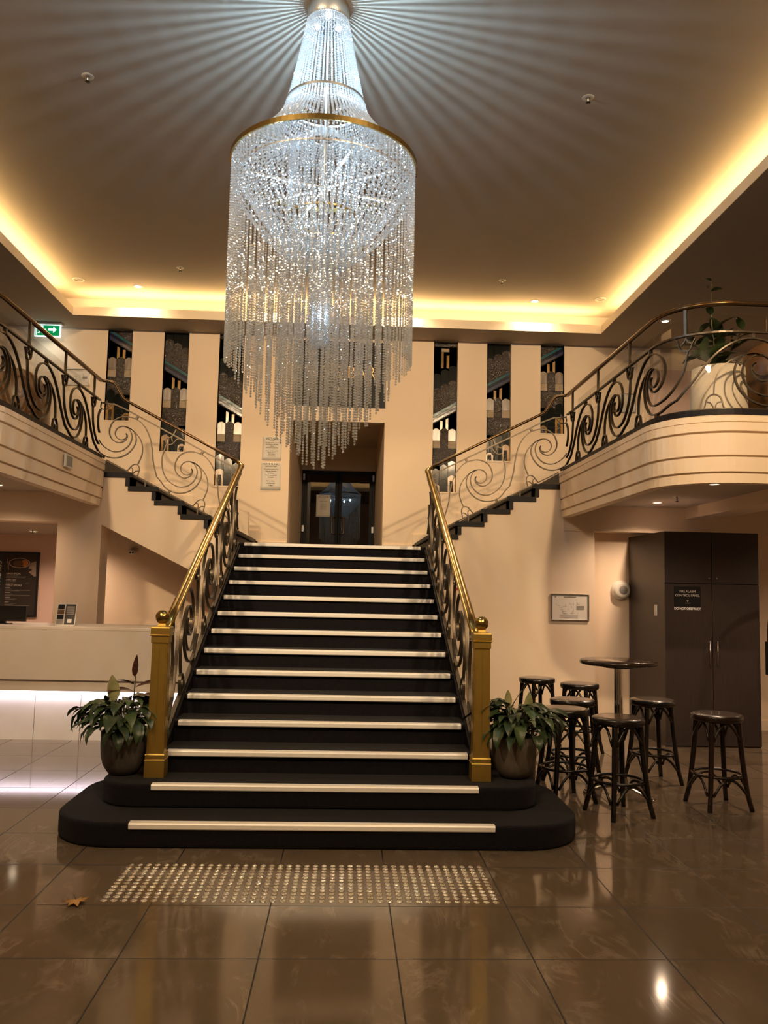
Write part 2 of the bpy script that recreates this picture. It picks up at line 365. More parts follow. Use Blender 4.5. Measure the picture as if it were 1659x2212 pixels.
# stair flank between the flights (below the landing)
struct('wall_landing_left',MB().box(-1.16,-1.10,FP,BW,0,LAND-.14),M['wall'])
struct('wall_landing_right',MB().box(1.10,1.16,FP+.2,BW,0,LAND-.14),M['wall'])
struct('wall_reception_back',MB().box(-XR,-3.06,12.6,12.7,0,2.6),M['wall_pink'])
struct('wall_under_stair',MB().box(-3.0,-1.17,11.2,11.3,0,2.6).box(-3.06,-3.0,11.2,12.6,0,2.6),M['wall'])
struct('ceiling_reception',MB().box(-6.99,-3.2,FP+.31,12.6,2.29,2.36),M['ceil'])
struct('wall_hall_rear_right',MB().box(1.17,XR,13.6,13.7,0,2.9),M['wall'])
# ---- balcony plan path (right side, mirrored for the left)
RX,RY,RRad=2.77,6.40,.5
def path_pt(s,off,mir=1):
    """point and outward normal on the railing line; off>0 goes outwards to the hall"""
    L1=9.70-(RY+RRad); La=RRad*PI/2
    if s<=L1: x,y,nx,ny=RX,9.70-s,-1,0
    elif s<=L1+La:
        a=(s-L1)/RRad; cx,cy=RX+RRad,RY+RRad; nx,ny=-math.cos(a),-math.sin(a); x,y=cx+RRad*nx,cy+RRad*ny
    else: x,y,nx,ny=RX+RRad+(s-L1-La),RY,0,-1
    return mir*(x+nx*off),y+ny*off
SEND=(9.70-(RY+RRad))+RRad*PI/2+(XR-RX-RRad)-.02
def path_s():
    L1=9.70-(RY+RRad); La=RRad*PI/2
    return [0,L1*.5,L1]+[L1+La*i/14 for i in range(1,15)]+[L1+La+1.5,SEND]
def sweep_profile(mb,prof,mir,mi=0,ss=None):
    ss=ss or path_s(); n=len(prof); vs=[]
    for s in ss:
        for o,z in prof:
            x,y=path_pt(s,o,mir); vs.append((x,y,z))
    fs=[(i*n+k,i*n+(k+1)%n,(i+1)*n+(k+1)%n,(i+1)*n+k) for i in range(len(ss)-1) for k in range(n)]
    fs+=[tuple(range(n)),tuple(range((len(ss)-1)*n,len(ss)*n))[::-1]]
    if mir<0: fs=[f[::-1] for f in fs]
    mb.add(vs,fs,mi)
FB=2.49
fascia=[(-.03,FB),(.065,FB),(.065,FB+.075),(.048,FB+.079),(.048,FB+.086),(.078,FB+.090),(.078,FB+.205),(.060,FB+.209),(.060,FB+.217),(.088,FB+.221),(.088,FB+.395),(.070,FB+.399),(.070,FB+.407),(.098,FB+.411),(.098,FB+.475),(.092,FB+.478),(.092,FB+.482),(.100,FB+.485),(.100,FB+.53),(.05,FB+.548),(-.03,FB+.548)]
for mir,side in ((1,'right'),(-1,'left')):
    mb=MB(); sweep_profile(mb,fascia,mir); struct('wall_balcony_'+side,mb,M['wall'])
    mb=MB(); sweep_profile(mb,[(.055,UF),(.055,UF+.045),(-.08,UF+.045),(-.08,UF)],mir); o=struct('trim_balcony_'+side,mb,M['sidecarpet'])
    # upper floor slab
    pl=[path_pt(s,-.025,mir) for s in path_s()]
    poly=pl+[(mir*(XR-.01),BW),(mir*(X1+SG*5+.01),BW),(mir*(X1+SG*5+.01),FP+.21),(pl[0][0],FP+.21)]
    if mir<0: poly=poly[::-1]
    struct('floor_upper_'+side,MB().prism(poly,ID,2.72,UF-.01),M['carpet'])
    pl=[path_pt(s,-.025,mir) for s in path_s()]
    poly=pl+[(mir*(XR-.01),FP-.012),(pl[0][0],FP-.012)]
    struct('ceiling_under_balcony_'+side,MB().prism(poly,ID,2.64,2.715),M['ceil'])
struct('trim_2',MB().box(4.21,4.55,6.45,FP-.013,2.505,2.64),M['wall'])
struct('trim_3',MB().box(-4.55,-4.21,6.45,FP-.013,2.505,2.64),M['wall'])
# ---- ceiling tray
TX,TY0,TY1=3.655,-.35,11.20
mb=MB(); mb.box(-XR,-TX,YF,BW,SOF,SOF+.11).box(TX,XR,YF,BW,SOF,SOF+.11).box(-TX,TX,TY1,BW,SOF,SOF+.11).box(-TX,TX,YF,TY0,SOF,SOF+.11)
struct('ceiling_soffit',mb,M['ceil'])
mb=MB(); g=.03
mb.box(-TX,-TX+.006,TY0,TY1,SOF-.001,SOF+.112).box(TX-.006,TX,TY0,TY1,SOF-.001,SOF+.112).box(-TX+.006,TX-.006,TY1-.006,TY1,SOF-.001,SOF+.112).box(-TX+.006,TX-.006,TY0,TY0+.006,SOF-.001,SOF+.112)
struct('trim_4',mb,M['ledge'])
mb=MB(); e=.07
mb.box(-TX-e-.02,-TX-e,TY0-e,TY1+e,SOF+.11,SOF+.15).box(TX+e,TX+e+.02,TY0-e,TY1+e,SOF+.11,SOF+.15).box(-TX-e,TX+e,TY1+e,TY1+e+.02,SOF+.11,SOF+.15).box(-TX-e,TX+e,TY0-e-.02,TY0-e,SOF+.11,SOF+.15)
struct('trim_5',mb,M['ledge'])
e=.45
mb=MB().box(-TX-e,TX+e,TY0-e,TY1+e,TRAY,TRAY+.1)
mb.box(-TX-e-.05,-TX-e,TY0-e,TY1+e,SOF+.11,TRAY+.1).box(TX+e,TX+e+.05,TY0-e,TY1+e,SOF+.11,TRAY+.1).box(-TX-e,TX+e,TY1+e,TY1+e+.05,SOF+.11,TRAY+.1).box(-TX-e,TX+e,TY0-e-.05,TY0-e,SOF+.11,TRAY+.1)
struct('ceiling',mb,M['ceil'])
# cove lamps: LED strips lying in the trough behind the lip
lz=SOF+.16; ly=(TY0+TY1)/2; ll=TY1-TY0
for n,x,y,rz,L in (('cove_light',-TX-.22,ly,PI/2,ll),('cove_light',TX+.22,ly,PI/2,ll),('cove_light',0,TY1+.22,0,2*TX),('cove_light',0,TY0-.22,0,2*TX)):
    lamp(n,'AREA',(x,y,lz),P_COVE*L,COVE,rot=(PI,0,rz),shape='RECTANGLE',size=L,size_y=.05)
# ------------------------------------------------------------ skirting of the flights on the back wall
mb=MB().box(-1.15,DX0-.01,BW-.02,BW,LAND,LAND+.13).box(DX1+.01,1.15,BW-.02,BW,LAND,LAND+.13)
for sg in (1,-1):
    for k in range(0,6):
        a,b=X1+SG*k-.06,X1+SG*(k+1)-.06; z=LAND+SR*(k+1)
        mb.box(min(sg*a,sg*b),max(sg*a,sg*b),BW-.02,BW,z-.16,z+.13)
struct('baseboard_back',mb,M['wall'])
struct('baseboard_right',MB().box(3.11,3.56,FP+.195,FP+.21,0,.12).box(4.63,XR,FP+.195,FP+.21,0,.12).box(1.17,3.11,FP-.015,FP,0,.12),M['wall'])
# ------------------------------------------------------------ central stairs
Y0,G,R_=5.247,.3453,.15
stair=thing('staircase','wide black carpeted staircase with silver nosing strips rising from the tiled floor','stairs',(0,Y0,0))
def rounded(hw,y0,y1,rad,cx=0,seg=12):
    """plan outline of a step with round front corners (local coordinates)"""
    p=[(cx-hw,y1)]
    for i in range(seg+1):
        a=PI+PI/2*i/seg; p.append((cx-hw+rad+rad*math.cos(a),y0+rad+rad*math.sin(a)))
    for i in range(seg+1):
        a=1.5*PI+PI/2*i/seg; p.append((cx+hw-rad+rad*math.cos(a),y0+rad+rad*math.sin(a)))
    p.append((cx+hw,y1)); return p
SW=1.078
for k in range(13):
    y0=G*k; z0=R_*k; z1=z0+R_
    if k==0:
        pts=[]
        # stadium shaped bottom step
        hw,rad,cx=1.69,.42,.035
        for i in range(25): a=PI+PI/2*i/24; pts.append((cx-hw+rad+rad*math.cos(a),y0+rad+rad*math.sin(a)))
        for i in range(25): a=1.5*PI+PI/2*i/24; pts.append((cx+hw-rad+rad*math.cos(a),y0+rad+rad*math.sin(a)))
        for i in range(17): a=PI/2*i/16; pts.append((cx+hw-rad+rad*math.cos(a),y0+.50+rad+rad*math.sin(a)))
        for i in range(17): a=PI/2+PI/2*i/16; pts.append((cx-hw+rad+rad*math.cos(a),y0+.50+rad+rad*math.sin(a)))
    elif k==1:
        pts=rounded(1.475,y0,y0+.98,.26,.035,14)
    else:
        pts=[(-SW,y0),(SW,y0),(SW,y0+G+.02),(-SW,y0+G+.02)]
    mb=MB(); b=.018
    if k<2:
        mb.prism(pts,ID,z0,z1,0)
    else:
        # rounded nosing profile, riser slightly undercut
        prof=[(y0+.02,z0)]+[(y0+.02,z1-.05)]
        for i in range(9):
            a=PI*1.5-PI*i/8; prof.append((y0+.02+.022*math.cos(a),z1-.022+.022*math.sin(a)))
        prof+=[(y0+G+.03,z1),(y0+G+.03,z0)]
        mb.prism(prof,lambda a,b_,c:(c,a,b_),-SW,SW,0)
    st=mb.build('step',M['carpet'],stair)
    if k<2: bevel(st,.022,3)
    hw={0:1.1195,1:1.0709}.get(k,1.0471)
    yn=y0-.004 if k<2 else y0-.006
    mb=MB(); prof=[(yn-.004,z1-.036),(yn-.009,z1-.030),(yn-.009,z1-.006),(yn-.003,z1+.003),(yn+.045,z1+.005),(yn+.045,z1),(yn+.004,z1-.001),(yn+.003,z1-.036)]
    mb.prism(prof,lambda a,b_,c:(c,a,b_),-hw,hw)
    mb.build('nosing_strip',M['strip'],st)
# landing = 14th tread
yl=G*13
mb=MB(); z1=LAND; prof=[(yl+.02,z1-.15),(yl+.02,z1-.05)]
for i in range(9):
    a=PI*1.5-PI*i/8; prof.append((yl+.02+.022*math.cos(a),z1-.022+.022*math.sin(a)))
prof+=[(BW-Y0+.7,z1),(BW-Y0+.7,z1-.12),(yl+.1,z1-.12),(yl+.1,z1-.15)]
mb.prism(prof,lambda a,b_,c:(c,a,b_),-SW,SW)
for s in (1,-1): mb.box(min(s*SW,s*(X1+.02)),max(s*SW,s*(X1+.02)),FP-Y0+.0,BW-Y0,z1-.12,z1)
ld=mb.build('landing',M['carpet'],stair)
mb=MB(); yn=yl-.006; prof=[(yn-.004,z1-.036),(yn-.009,z1-.030),(yn-.009,z1-.006),(yn-.003,z1+.003),(yn+.045,z1+.005),(yn+.045,z1),(yn+.004,z1-.001),(yn+.003,z1-.036)]
mb.prism(prof,lambda a,b_,c:(c,a,b_),-1.035,1.035); mb.build('nosing_strip',M['strip'],ld)
# closed flanks carrying the balustrades
for s in (1,-1):
    pts=[(G*2,.30),(G*2,.42),(yl,LAND-.03),(FP-Y0,LAND-.03),(FP-Y0,.0),(.9,0),(.9,.30)]
    MB().prism(pts,lambda a,b_,c:(c,a,b_),*sorted((s*1.079,s*1.128))).build('stringer',M['sidecarpet'],stair)
# stone blocks at the back of the bottom steps
for s,lab in ((-1,'low grey stone block behind the left plant pot beside the stairs'),(1,'low brown stone block behind the right plant pot beside the stairs')):
    o=MB().prism(rounded(.205,-.42,.42,.12,0,8),ID,0,.43).build('stone_block',M['potr'] if s>0 else M['pot'],None,(s*1.385+.035,6.66,0)); bevel(o,.012); tag(o,lab,'stone block')
# ---- side flights
for sg,side in ((1,'right'),(-1,'left')):
    t=thing('side_staircase','short black carpeted flight climbing %s from the landing to the balcony'%side,'stairs',(0,0,LAND),group=None)
    for k in range(5):
        x=X1+SG*k; z=SR*(k+1)
        mb=MB(); xn=SG+.03
        # tread slab with nosing that overhangs the white wall
        prof=[(x-.028,z-.055),(x-.034,z-.045),(x-.034,z-.010),(x-.024,z),(x+SG+.01,z),(x+SG+.01,z-.055)]
        mb.prism([(sg*a,b) for a,b in prof],XZ,FP-.025,BW-.021)
        mb.box(*sorted((sg*(x),sg*(x+.045))),FP-.018,BW-.021,z-SR+.0,z-.05)
        mb.build('step',M['sidecarpet'],t)
    x=X1+SG*5
    MB().box(*sorted((sg*x,sg*(x+.045))),FP-.018,BW-.021,SR*5,UF-LAND-.005).build('riser',M['sidecarpet'],t)
# ------------------------------------------------------------ balustrades
MOTIF={
 'A':[(0.0234,0.1071),(0.0947,0.1829),(0.1571,0.2566),(0.2084,0.3348),(0.2663,0.4108),(0.3228,0.4729),(0.3863,0.5246),(0.4475,0.5585),(0.5107,0.5812),(0.572,0.5846),(0.6288,0.5769),(0.6858,0.5567),(0.7365,0.5218),(0.7718,0.4745),(0.7879,0.4225),(0.7851,0.3644),(0.7677,0.3127),(0.7342,0.2692),(0.6914,0.245),(0.6426,0.2374),(0.6025,0.2467),(0.5719,0.2747),(0.5525,0.3115),(0.5533,0.3482),(0.5674,0.3713),(0.5858,0.381)],
 'B':[(0.6106,0.4514),(0.552,0.4533),(0.5067,0.4372),(0.4675,0.4045),(0.4394,0.3582),(0.4295,0.3037),(0.4342,0.2384),(0.4573,0.1715),(0.4962,0.1157),(0.5427,0.075),(0.5908,0.0504),(0.6435,0.037),(0.6877,0.0357),(0.7437,0.0419),(0.8223,0.0792),(0.8951,0.1071)],
 'C':[(0.5858,0.381),(0.5615,0.3598),(0.5629,0.3253),(0.5864,0.2965),(0.6171,0.2841),(0.652,0.2865),(0.684,0.305),(0.7035,0.3365),(0.706,0.3723),(0.6938,0.4077),(0.6637,0.4366),(0.6263,0.4513),(0.591,0.457),(0.552,0.4533),(0.5113,0.4461),(0.4556,0.4251),(0.4044,0.3974),(0.3602,0.3594),(0.3285,0.3149),(0.3071,0.2731),(0.295,0.2276),(0.2888,0.178),(0.2865,0.1275)],
 'D':[(0.6388,0.4471),(0.5846,0.4445),(0.5428,0.4199),(0.5098,0.3839),(0.492,0.3403),(0.4865,0.2835),(0.5003,0.2293),(0.5276,0.1794),(0.576,0.14),(0.6326,0.1189),(0.7001,0.1192),(0.7678,0.1351),(0.8244,0.1668),(0.8727,0.2106),(0.9153,0.2653),(0.9467,0.3244),(0.9609,0.3699),(0.9722,0.4315),(0.9847,0.5021)],
 'E':[(0.2165,-0.0007),(0.2276,0.0386),(0.2346,0.0721),(0.2496,0.1015),(0.2744,0.1191),(0.3039,0.1175),(0.3301,0.0962),(0.3422,0.0608),(0.3513,0.0191),(0.364,0.0002),(0.3886,-0.0022)],
 'F':[(0.2385,0.0622),(0.263,0.0508),(0.2784,0.0216),(0.2871,-0.0053)],
 'G':[(0.3422,0.0608),(0.3167,0.0548),(0.2991,0.0335),(0.2916,-0.0031)],
 'H':[(0.8783,0.6256),(0.9054,0.6061),(0.9144,0.5645),(0.9271,0.5277),(0.9484,0.51),(0.9814,0.5021),(1.0057,0.5211),(1.0177,0.5599),(1.0391,0.6018)],
 'I':[(0.9726,0.6189),(0.9634,0.5855),(0.9331,0.5549)],
 'J':[(0.9726,0.6189),(0.9848,0.5835),(1.0177,0.5599)]}
PER=.8717
SMO={k:smooth2(v,3) for k,v in MOTIF.items()}
def scrolls(fn,a0,offs,amin,amax,parent,sc=1.0,dep=.024,th=.0105,sa=None,pred=None):
    """one scroll panel per repeat, children of the balustrade"""
    sa=sa or sc; pred=pred or (lambda p:True)
    for j in offs:
        mb=MB(); any_=False
        for k,pts in SMO.items():
            cur=[]; wid=th*(1.15 if k in 'AB' else 1 if k in 'CD' else .85)
            for i,(a,b) in enumerate(pts+[(1e9,0)]):
                A=a0+(a+j*PER)*sa
                if amin<=A<=amax and pred(fn(A,b*sc,0)): cur.append((A,b*sc))
                else:
                    if len(cur)>1: mb.bar(cur,wid,dep,fn); any_=True
                    cur=[]
        for (a,b,h) in ((.5677,.6025,.038),(.6786,.018,.034)):
            A=a0+(a+j*PER)*sa
            if amin+.02<=A<=amax-.02 and pred(fn(A,b*sc,0)):
                mb.bar([(A,(b-h/2)*sc),(A,(b+h/2)*sc)],.026,dep+.012,fn); any_=True
        if any_: mb.build('scroll_panel',M['iron'],parent)
def sway(a): return a
for sg,side in ((1,'right'),(-1,'left')):
    # --- central flight
    cs,sn=math.cos(math.atan(R_/G)),math.sin(math.atan(R_/G)); XB=1.104
    t=thing('stair_balustrade','balustrade on the %s side of the wide stairs, brass handrail over iron scrolls'%side,'balustrade',(0,0,0))
    yb,zb=5.95,R_+(5.95-Y0)*R_/G+.015
    fn=lambda a,b,c,yb=yb,zb=zb,sg=sg:(sg*(XB)+c,yb+a*cs-b*sn,zb+a*sn+b*cs)
    amax=(9.70-yb)/cs; SCB=1.19
    MB().bar([(-.05,0),(amax,0)],.014,.034,fn).build('bottom_rail',M['iron'],t)
    MB().bar([(.29,.63*SCB),(amax+.3,.63*SCB)],.016,.034,fn).build('mid_rail',M['iron'],t)
    scrolls(fn,-.62,range(0,6),.03,amax+.02,t,SCB,pred=lambda p:5.905<p[1]<9.72)
    # brass handrail
    z0h,z1h=1.272,2.975
    pts=[(sg*XB,5.86,z0h),(sg*XB,6.1,z0h+.10)]
    pts=[(sg*(XB-.012*(1-i/12)),5.885+(9.62-5.885)*i/12,z0h+(z1h-.02-z0h)*i/12) for i in range(13)]+[(sg*(XB-.004),9.70,z1h+.012),(sg*(XB-.002),9.735,z1h+.035),(sg*(XB+.018),9.76,z1h+.06),(sg*(XB+.05),9.765,z1h+.083)]
    MB().tube(pts,.036,14,up=(0,0,1),flat=.62).build('handrail',M['brass'],t)
    pts2=[(x,y,z-.028) for x,y,z in pts[:13]]
    MB().tube(pts2,.017,8,up=(0,0,1),flat=.7).build('handrail_core',M['brass'],t)
    # --- side flight
    t=thing('side_balustrade','bronze railing with iron scrolls on the short %s flight above the landing'%side,'balustrade',(0,0,0))
    ang=math.radians(27.0); c2,s2=math.cos(ang),math.sin(ang)
    fn=lambda a,b,c,sg=sg:(sg*(1.335+a*c2-b*s2),FP+c,2.349+a*s2+b*c2)
    MB().bar([(-.25,0),(1.50,0)],.014,.030,fn).build('bottom_rail',M['iron'],t)
    mr=[(.085,.63),(.9,.63),(1.62,.63),(1.74,.62),(1.83,.585),(1.87,.57)]
    MB().bar(mr,.015,.030,fn).build('mid_rail',M['iron'],t)
    scrolls(fn,0,range(-1,2),-.22,1.9,t,pred=lambda p:1.135<=abs(p[0])<=2.775)
    for a in (.0966,.968): MB().bar([(a,.635),(a,.71)],.012,.02,fn).build('rail_post',M['iron'],t)
    for k in (1,3): 
        x=X1+SG*k+.12; z=LAND+SR*(k+1)
        MB().box(*sorted((sg*x,sg*(x+.014))),FP-.008,FP+.008,z,2.349+(x-1.335)*math.tan(ang)+.005).build('rail_post',M['iron'],t)
    hz=lambda x:3.062+(x-1.155)*.514
    pts=[(sg*1.157,FP+.022,hz(1.157)),(sg*1.25,FP,hz(1.25))]+[(sg*x,FP,hz(x)) for x in (1.6,2.0,2.3,2.46)]+[(sg*2.505,FP,3.762),(sg*2.54,FP,3.81),(sg*2.60,FP,3.915),(sg*2.635,FP,3.952),(sg*2.68,FP-.003,3.964),(sg*2.74,FP-.02,3.966),(sg*RX,FP-.05,3.966)]
    MB().tube(pts,.023,12,up=(0,0,1),flat=.75).build('handrail',M['bronze'],t)
    # --- balcony
    t=thing('balcony_balustrade','curved bronze railing with iron scrolls around the %s balcony'%side,'balustrade',(0,0,0))
    fb=lambda a,b,c,sg=sg:(*path_pt(a,c,sg),UF+.055+b)
    SS=[SEND*i/140 for i in range(141)]
    MB().bar([(s,0.) for s in SS],.014,.030,fb).build('bottom_rail',M['iron'],t)
    MB().bar([(s,.635) for s in SS],.015,.030,fb).build('mid_rail',M['iron'],t)
    scrolls(fb,-.85,range(0,8),-.045,SEND,t,1.0,sa=1.125)
    for j in range(0,7):
        a=-.85+(.9690+j*PER)*1.125
        if 0<a<SEND: MB().bar([(a,.64),(a,.865)],.024,.022,fb).build('rail_post',M['iron'],t)
    pts=[(*path_pt(s,0,sg),UF+.055+.855+.016) for s in SS]; pts[0]=(sg*RX,9.70,3.966)
    MB().tube(pts,.028,12,up=(0,0,1),flat=.72).build('handrail',M['bronze'],t)
    # clear panels inside the railing
    t=thing('glass_screen','clear glass panels standing just inside the %s balcony railing'%side,'glass screen',(0,0,0))
    L1=9.70-(RY+RRad); La=RRad*PI/2
    cuts=[.10,1.0,1.9,L1-.1,L1+.13,L1+.35,L1+.58,L1+La+.05,L1+La+.30,L1+La+1.3,L1+La+2.3]
    for a,b in zip(cuts[:-1],cuts[1:]):
        (xa,ya),(xb,yb_)=path_pt(a+.006,-.10,sg),path_pt(b-.006,-.10,sg)
        n=Vector((yb_-ya,-(xb-xa),0)).normalized()*.004
        MB().add([(xa-n.x,ya-n.y,UF+.05),(xb-n.x,yb_-n.y,UF+.05),(xb+n.x,yb_+n.y,UF+.05),(xa+n.x,ya+n.y,UF+.05),(xa-n.x,ya-n.y,UF+.86),(xb-n.x,yb_-n.y,UF+.86),(xb+n.x,yb_+n.y,UF+.86),(xa+n.x,ya+n.y,UF+.86)],
            [(0,3,2,1),(4,5,6,7),(0,1,5,4),(1,2,6,5),(2,3,7,6),(3,0,4,7)]).build('glass_panel',M['glass'],t)
# newel posts
def newel(x,label):
    t=thing('newel_post',label,'newel post',(x,5.83,.30))
    def tap(mb,w0,w1,z0,z1): mb.add([(-w0,-w0,z0),(w0,-w0,z0),(w0,w0,z0),(-w0,w0,z0),(-w1,-w1,z1),(w1,-w1,z1),(w1,w1,z1),(-w1,w1,z1)],[(0,3,2,1),(4,5,6,7),(0,1,5,4),(1,2,6,5),(2,3,7,6),(3,0,4,7)])
    mb=MB(); tap(mb,.067,.066,0,.115); tap(mb,.070,.066,.115,.125); tap(mb,.064,.064,.125,.150); tap(mb,.068,.062,.150,.160)
    bevel(mb.build('base',M['brassp'],t),.002)
    mb=MB(); tap(mb,.056,.052,.16,.90)
    # raised arrow shaped fields on every face
    for q in range(4):
        ca,sa=math.cos(q*PI/2),math.sin(q*PI/2)
        for s in (-1,1):
            w=.045
            def fn(a,b,c,ca=ca,sa=sa): 
                k=(b-.16)/.74*.004; X,Yv=a,-(.056-k)-c
                return (X*ca-Yv*sa,X*sa+Yv*ca,b)
            mb.prism([(s*.003,.215),(s*w,.170),(s*w*.93,.895),(s*.003,.860)][::s],fn,-.002,.003)
    mb.build('shaft',M['brassp'],t)
    mb=MB(); tap(mb,.060,.060,.90,.945); tap(mb,.066,.066,.945,.955); tap(mb,.064,.064,.955,1.0); tap(mb,.066,.062,1.0,1.008); tap(mb,.030,.024,1.008,1.03)
    bevel(mb.build('cap',M['brassp'],t),.002)
    MB().sphere((0,0,1.072),.050,24,14).build('ball',M['brass'],t)
    return t
newel(-1.097,'square brass newel post with a ball top at the left foot of the stairs')
newel(1.118,'square brass newel post with a ball top at the right foot of the stairs')
# ------------------------------------------------------------ windows of stained glass
SGM=['sg_brown','sg_dark','sg_amber','sg_white','sg_cream','sg_teal','sg_navy','sg_blue']
def window(i,x0,x1,z0,z1,mir):
    W_=x1-x0; base=MB().box(0,W_,.062,.07,0,z1-z0-.0)
    K=W_/213.0; KZ=.00159
    base=MB(); lead=MB()
    top=z1-z0
    base.box(0,W_,.07,.075,0,top,0)
    # drawing units: u 0..213 across, v = zoomed pixels above the sill (0..1340)
    def P(poly,mi,layer):
        pts=[(( (213-u) if mir else u)*K,v*KZ) for u,v in poly]
        # clip by top
        out=[]
        for a,b in zip(pts,pts[1:]+pts[:1]):
            if a[1]<=top: out.append(a)
            if (a[1]<=top)!=(b[1]<=top):
                t=(top-a[1])/(b[1]-a[1]); out.append((a[0]+(b[0]-a[0])*t,top))
        if len(out)<3: return
        base.prism(out,XZ,.07-.0012*layer,.0705,mi)
        lead.bar(out+[out[0]],.0042,.004,lambda a,b,c:(a,.07-.0012*layer+c,b))
    def col(c): return c*71,(c+1)*71
    def arch(c,v0,v1,mi,layer):
        u0,u1=col(c); n=8; h=22
        P([(u0,v0),(u1,v0)]+[(u1-(u1-u0)*k/n, v1-h+h*math.sin(PI*k/n)) for k in range(n+1)],mi,layer)
    S=lambda y:1505-y      # photo rows to height above the sill
    for c in range(3): P([(col(c)[0],0),(col(c)[1],0),(col(c)[1],S(150)),(col(c)[0],S(150))],0,0)
    P([(71,S(198)),(142,S(198)),(142,S(165)),(71,S(165))],4,2)
    for a in (68,118): P([(a,S(350)),(a+24,S(350)),(a+24,S(200+(a>100)*30)),(a,S(200+(a>100)*30))],2,1)
    for c,v in ((2,325),(1,365),(0,405)): arch(c,S(560),S(v),1,2)
    for c,v in ((2,465),(1,500),(0,540)): arch(c,S(645),S(v),0,3)
    P([(0,S(880)),(213,S(750)),(213,S(648)),(0,S(648))],0,1)
    # blue diagonal
    P([(0,S(790)),(213,S(660)),(213,S(688)),(0,S(818))],5,4); P([(0,S(818)),(213,S(688)),(213,S(712)),(0,S(842))],6,4); P([(0,S(842)),(213,S(712)),(213,S(742)),(0,S(872))],7,4)
    for a in (68,118): P([(a,S(930)),(a+24,S(930)),(a+24,S(845-(a>100)*30)),(a,S(845-(a>100)*15))],2,2)
    arch(0,S(1030),S(915),3,4); arch(2,S(1030),S(915),3,4); arch(1,S(1100),S(912),0,4)
    P([(0,S(1100)),(71,S(1100)),(71,S(1030)),(0,S(1030))],4,4); P([(142,S(1100)),(213,S(1100)),(213,S(1030)),(142,S(1030))],4,4)
    P([(0,S(1260)),(213,S(1260)),(213,S(1102)),(0,S(1102))],0,3)
    for c,v in ((2,1212),(1,1248),(0,1288)): arch(c,S(1440),S(v),1,5)
    arch(2,0,S(1345),2,6); arch(1,0,S(1385),1,6); arch(0,0,S(1425),2,6)
    P([(20,0),(52,0),(52,S(1450)),(20,S(1450))],0,7); P([(162,0),(190,0),(190,S(1400)),(162,S(1400))],0,7)
    lead.box(0,W_,.0595,.064,S(1104)*KZ,S(1098)*KZ) if S(1098)*KZ<top else None
    lead.box(0,W_,.0645,.066,S(648)*KZ,S(643)*KZ) if S(643)*KZ<top else None
    fr=MB(); f=.008
    fr.box(-.02,0,-.006,.075,-.02,top-.02).box(W_,W_+.02,-.006,.075,-.02,top-.02).box(-.0,W_,-.006,.075,-.02,0)
    o=fr.build('window_%d'%i,M['wall'],None,(x0,BW,z0)); o['kind']='structure'
    base.build('stained_glass',[M[k] for k in SGM],o); lead.build('lead_came',M['lead'],o)
for i,(x0,x1,z0,z1) in WZ.items(): window(i,x0,x1,z0,z1,x0<0)
# ------------------------------------------------------------ double glass doors
dr=D.objects.new('door_1',None); COL.objects.link(dr); dr.location=(-.012,DYR+.12,LAND+.115); dr.scale=(1.165,1,1.26); dr['kind']='structure'
MB().box(-.573,-.545,-.06,.04,0,1.285).box(.545,.573,-.06,.04,0,1.285).box(-.573,.573,-.06,.04,1.235,1.285).build('door_frame',M['door'],dr)
for s in (-1,1):
    x0,x1=(-.543,-.004) if s<0 else (.004,.543)
    mb=MB().box(x0,x0+.05,-.02,.02,-.09,1.23).box(x1-.05,x1,-.02,.02,-.09,1.23).box(x0+.05,x1-.05,-.02,.02,.01,.10).box(x0+.05,x1-.05,-.02,.02,1.16,1.23)
    leaf_=mb.build('door_leaf',M['door'],dr)
    MB().box(x0+.05,x1-.05,-.004,.004,.10,1.16).build('glass_pane',M['doorglass'],leaf_)
    hx=s*.035
    pts=[(hx,-.02,.30),(hx,-.055,.30),(hx+s*.045,-.07,.30),(hx+s*.06,-.07,.33),(hx+s*.06,-.07,.51),(hx+s*.045,-.07,.54),(hx,-.055,.54),(hx,-.02,.54)]
    MB().tube(smooth2(pts,3),.010,8).build('door_handle',M['bronze'],leaf_)
    for z in (.32,1.08): MB().box(s*.535,s*.560,-.075,-.055,z,z+.09) .build('hinge',M['steel'],leaf_) if False else MB().box(*sorted((s*.535,s*.565)),-.08,-.06,z,z+.09).build('hinge',M['steel'],leaf_)
struct('wall_beyond_door',MB().box(-.92,-.90,DYR+.2,DYR+2.6,LAND,4.2).box(.90,.92,DYR+.2,DYR+2.6,LAND,4.2).box(-.92,.92,DYR+2.6,DYR+2.62,LAND,4.2).box(-.92,.92,DYR+.2,DYR+2.6,4.2,4.22),M['dark'])
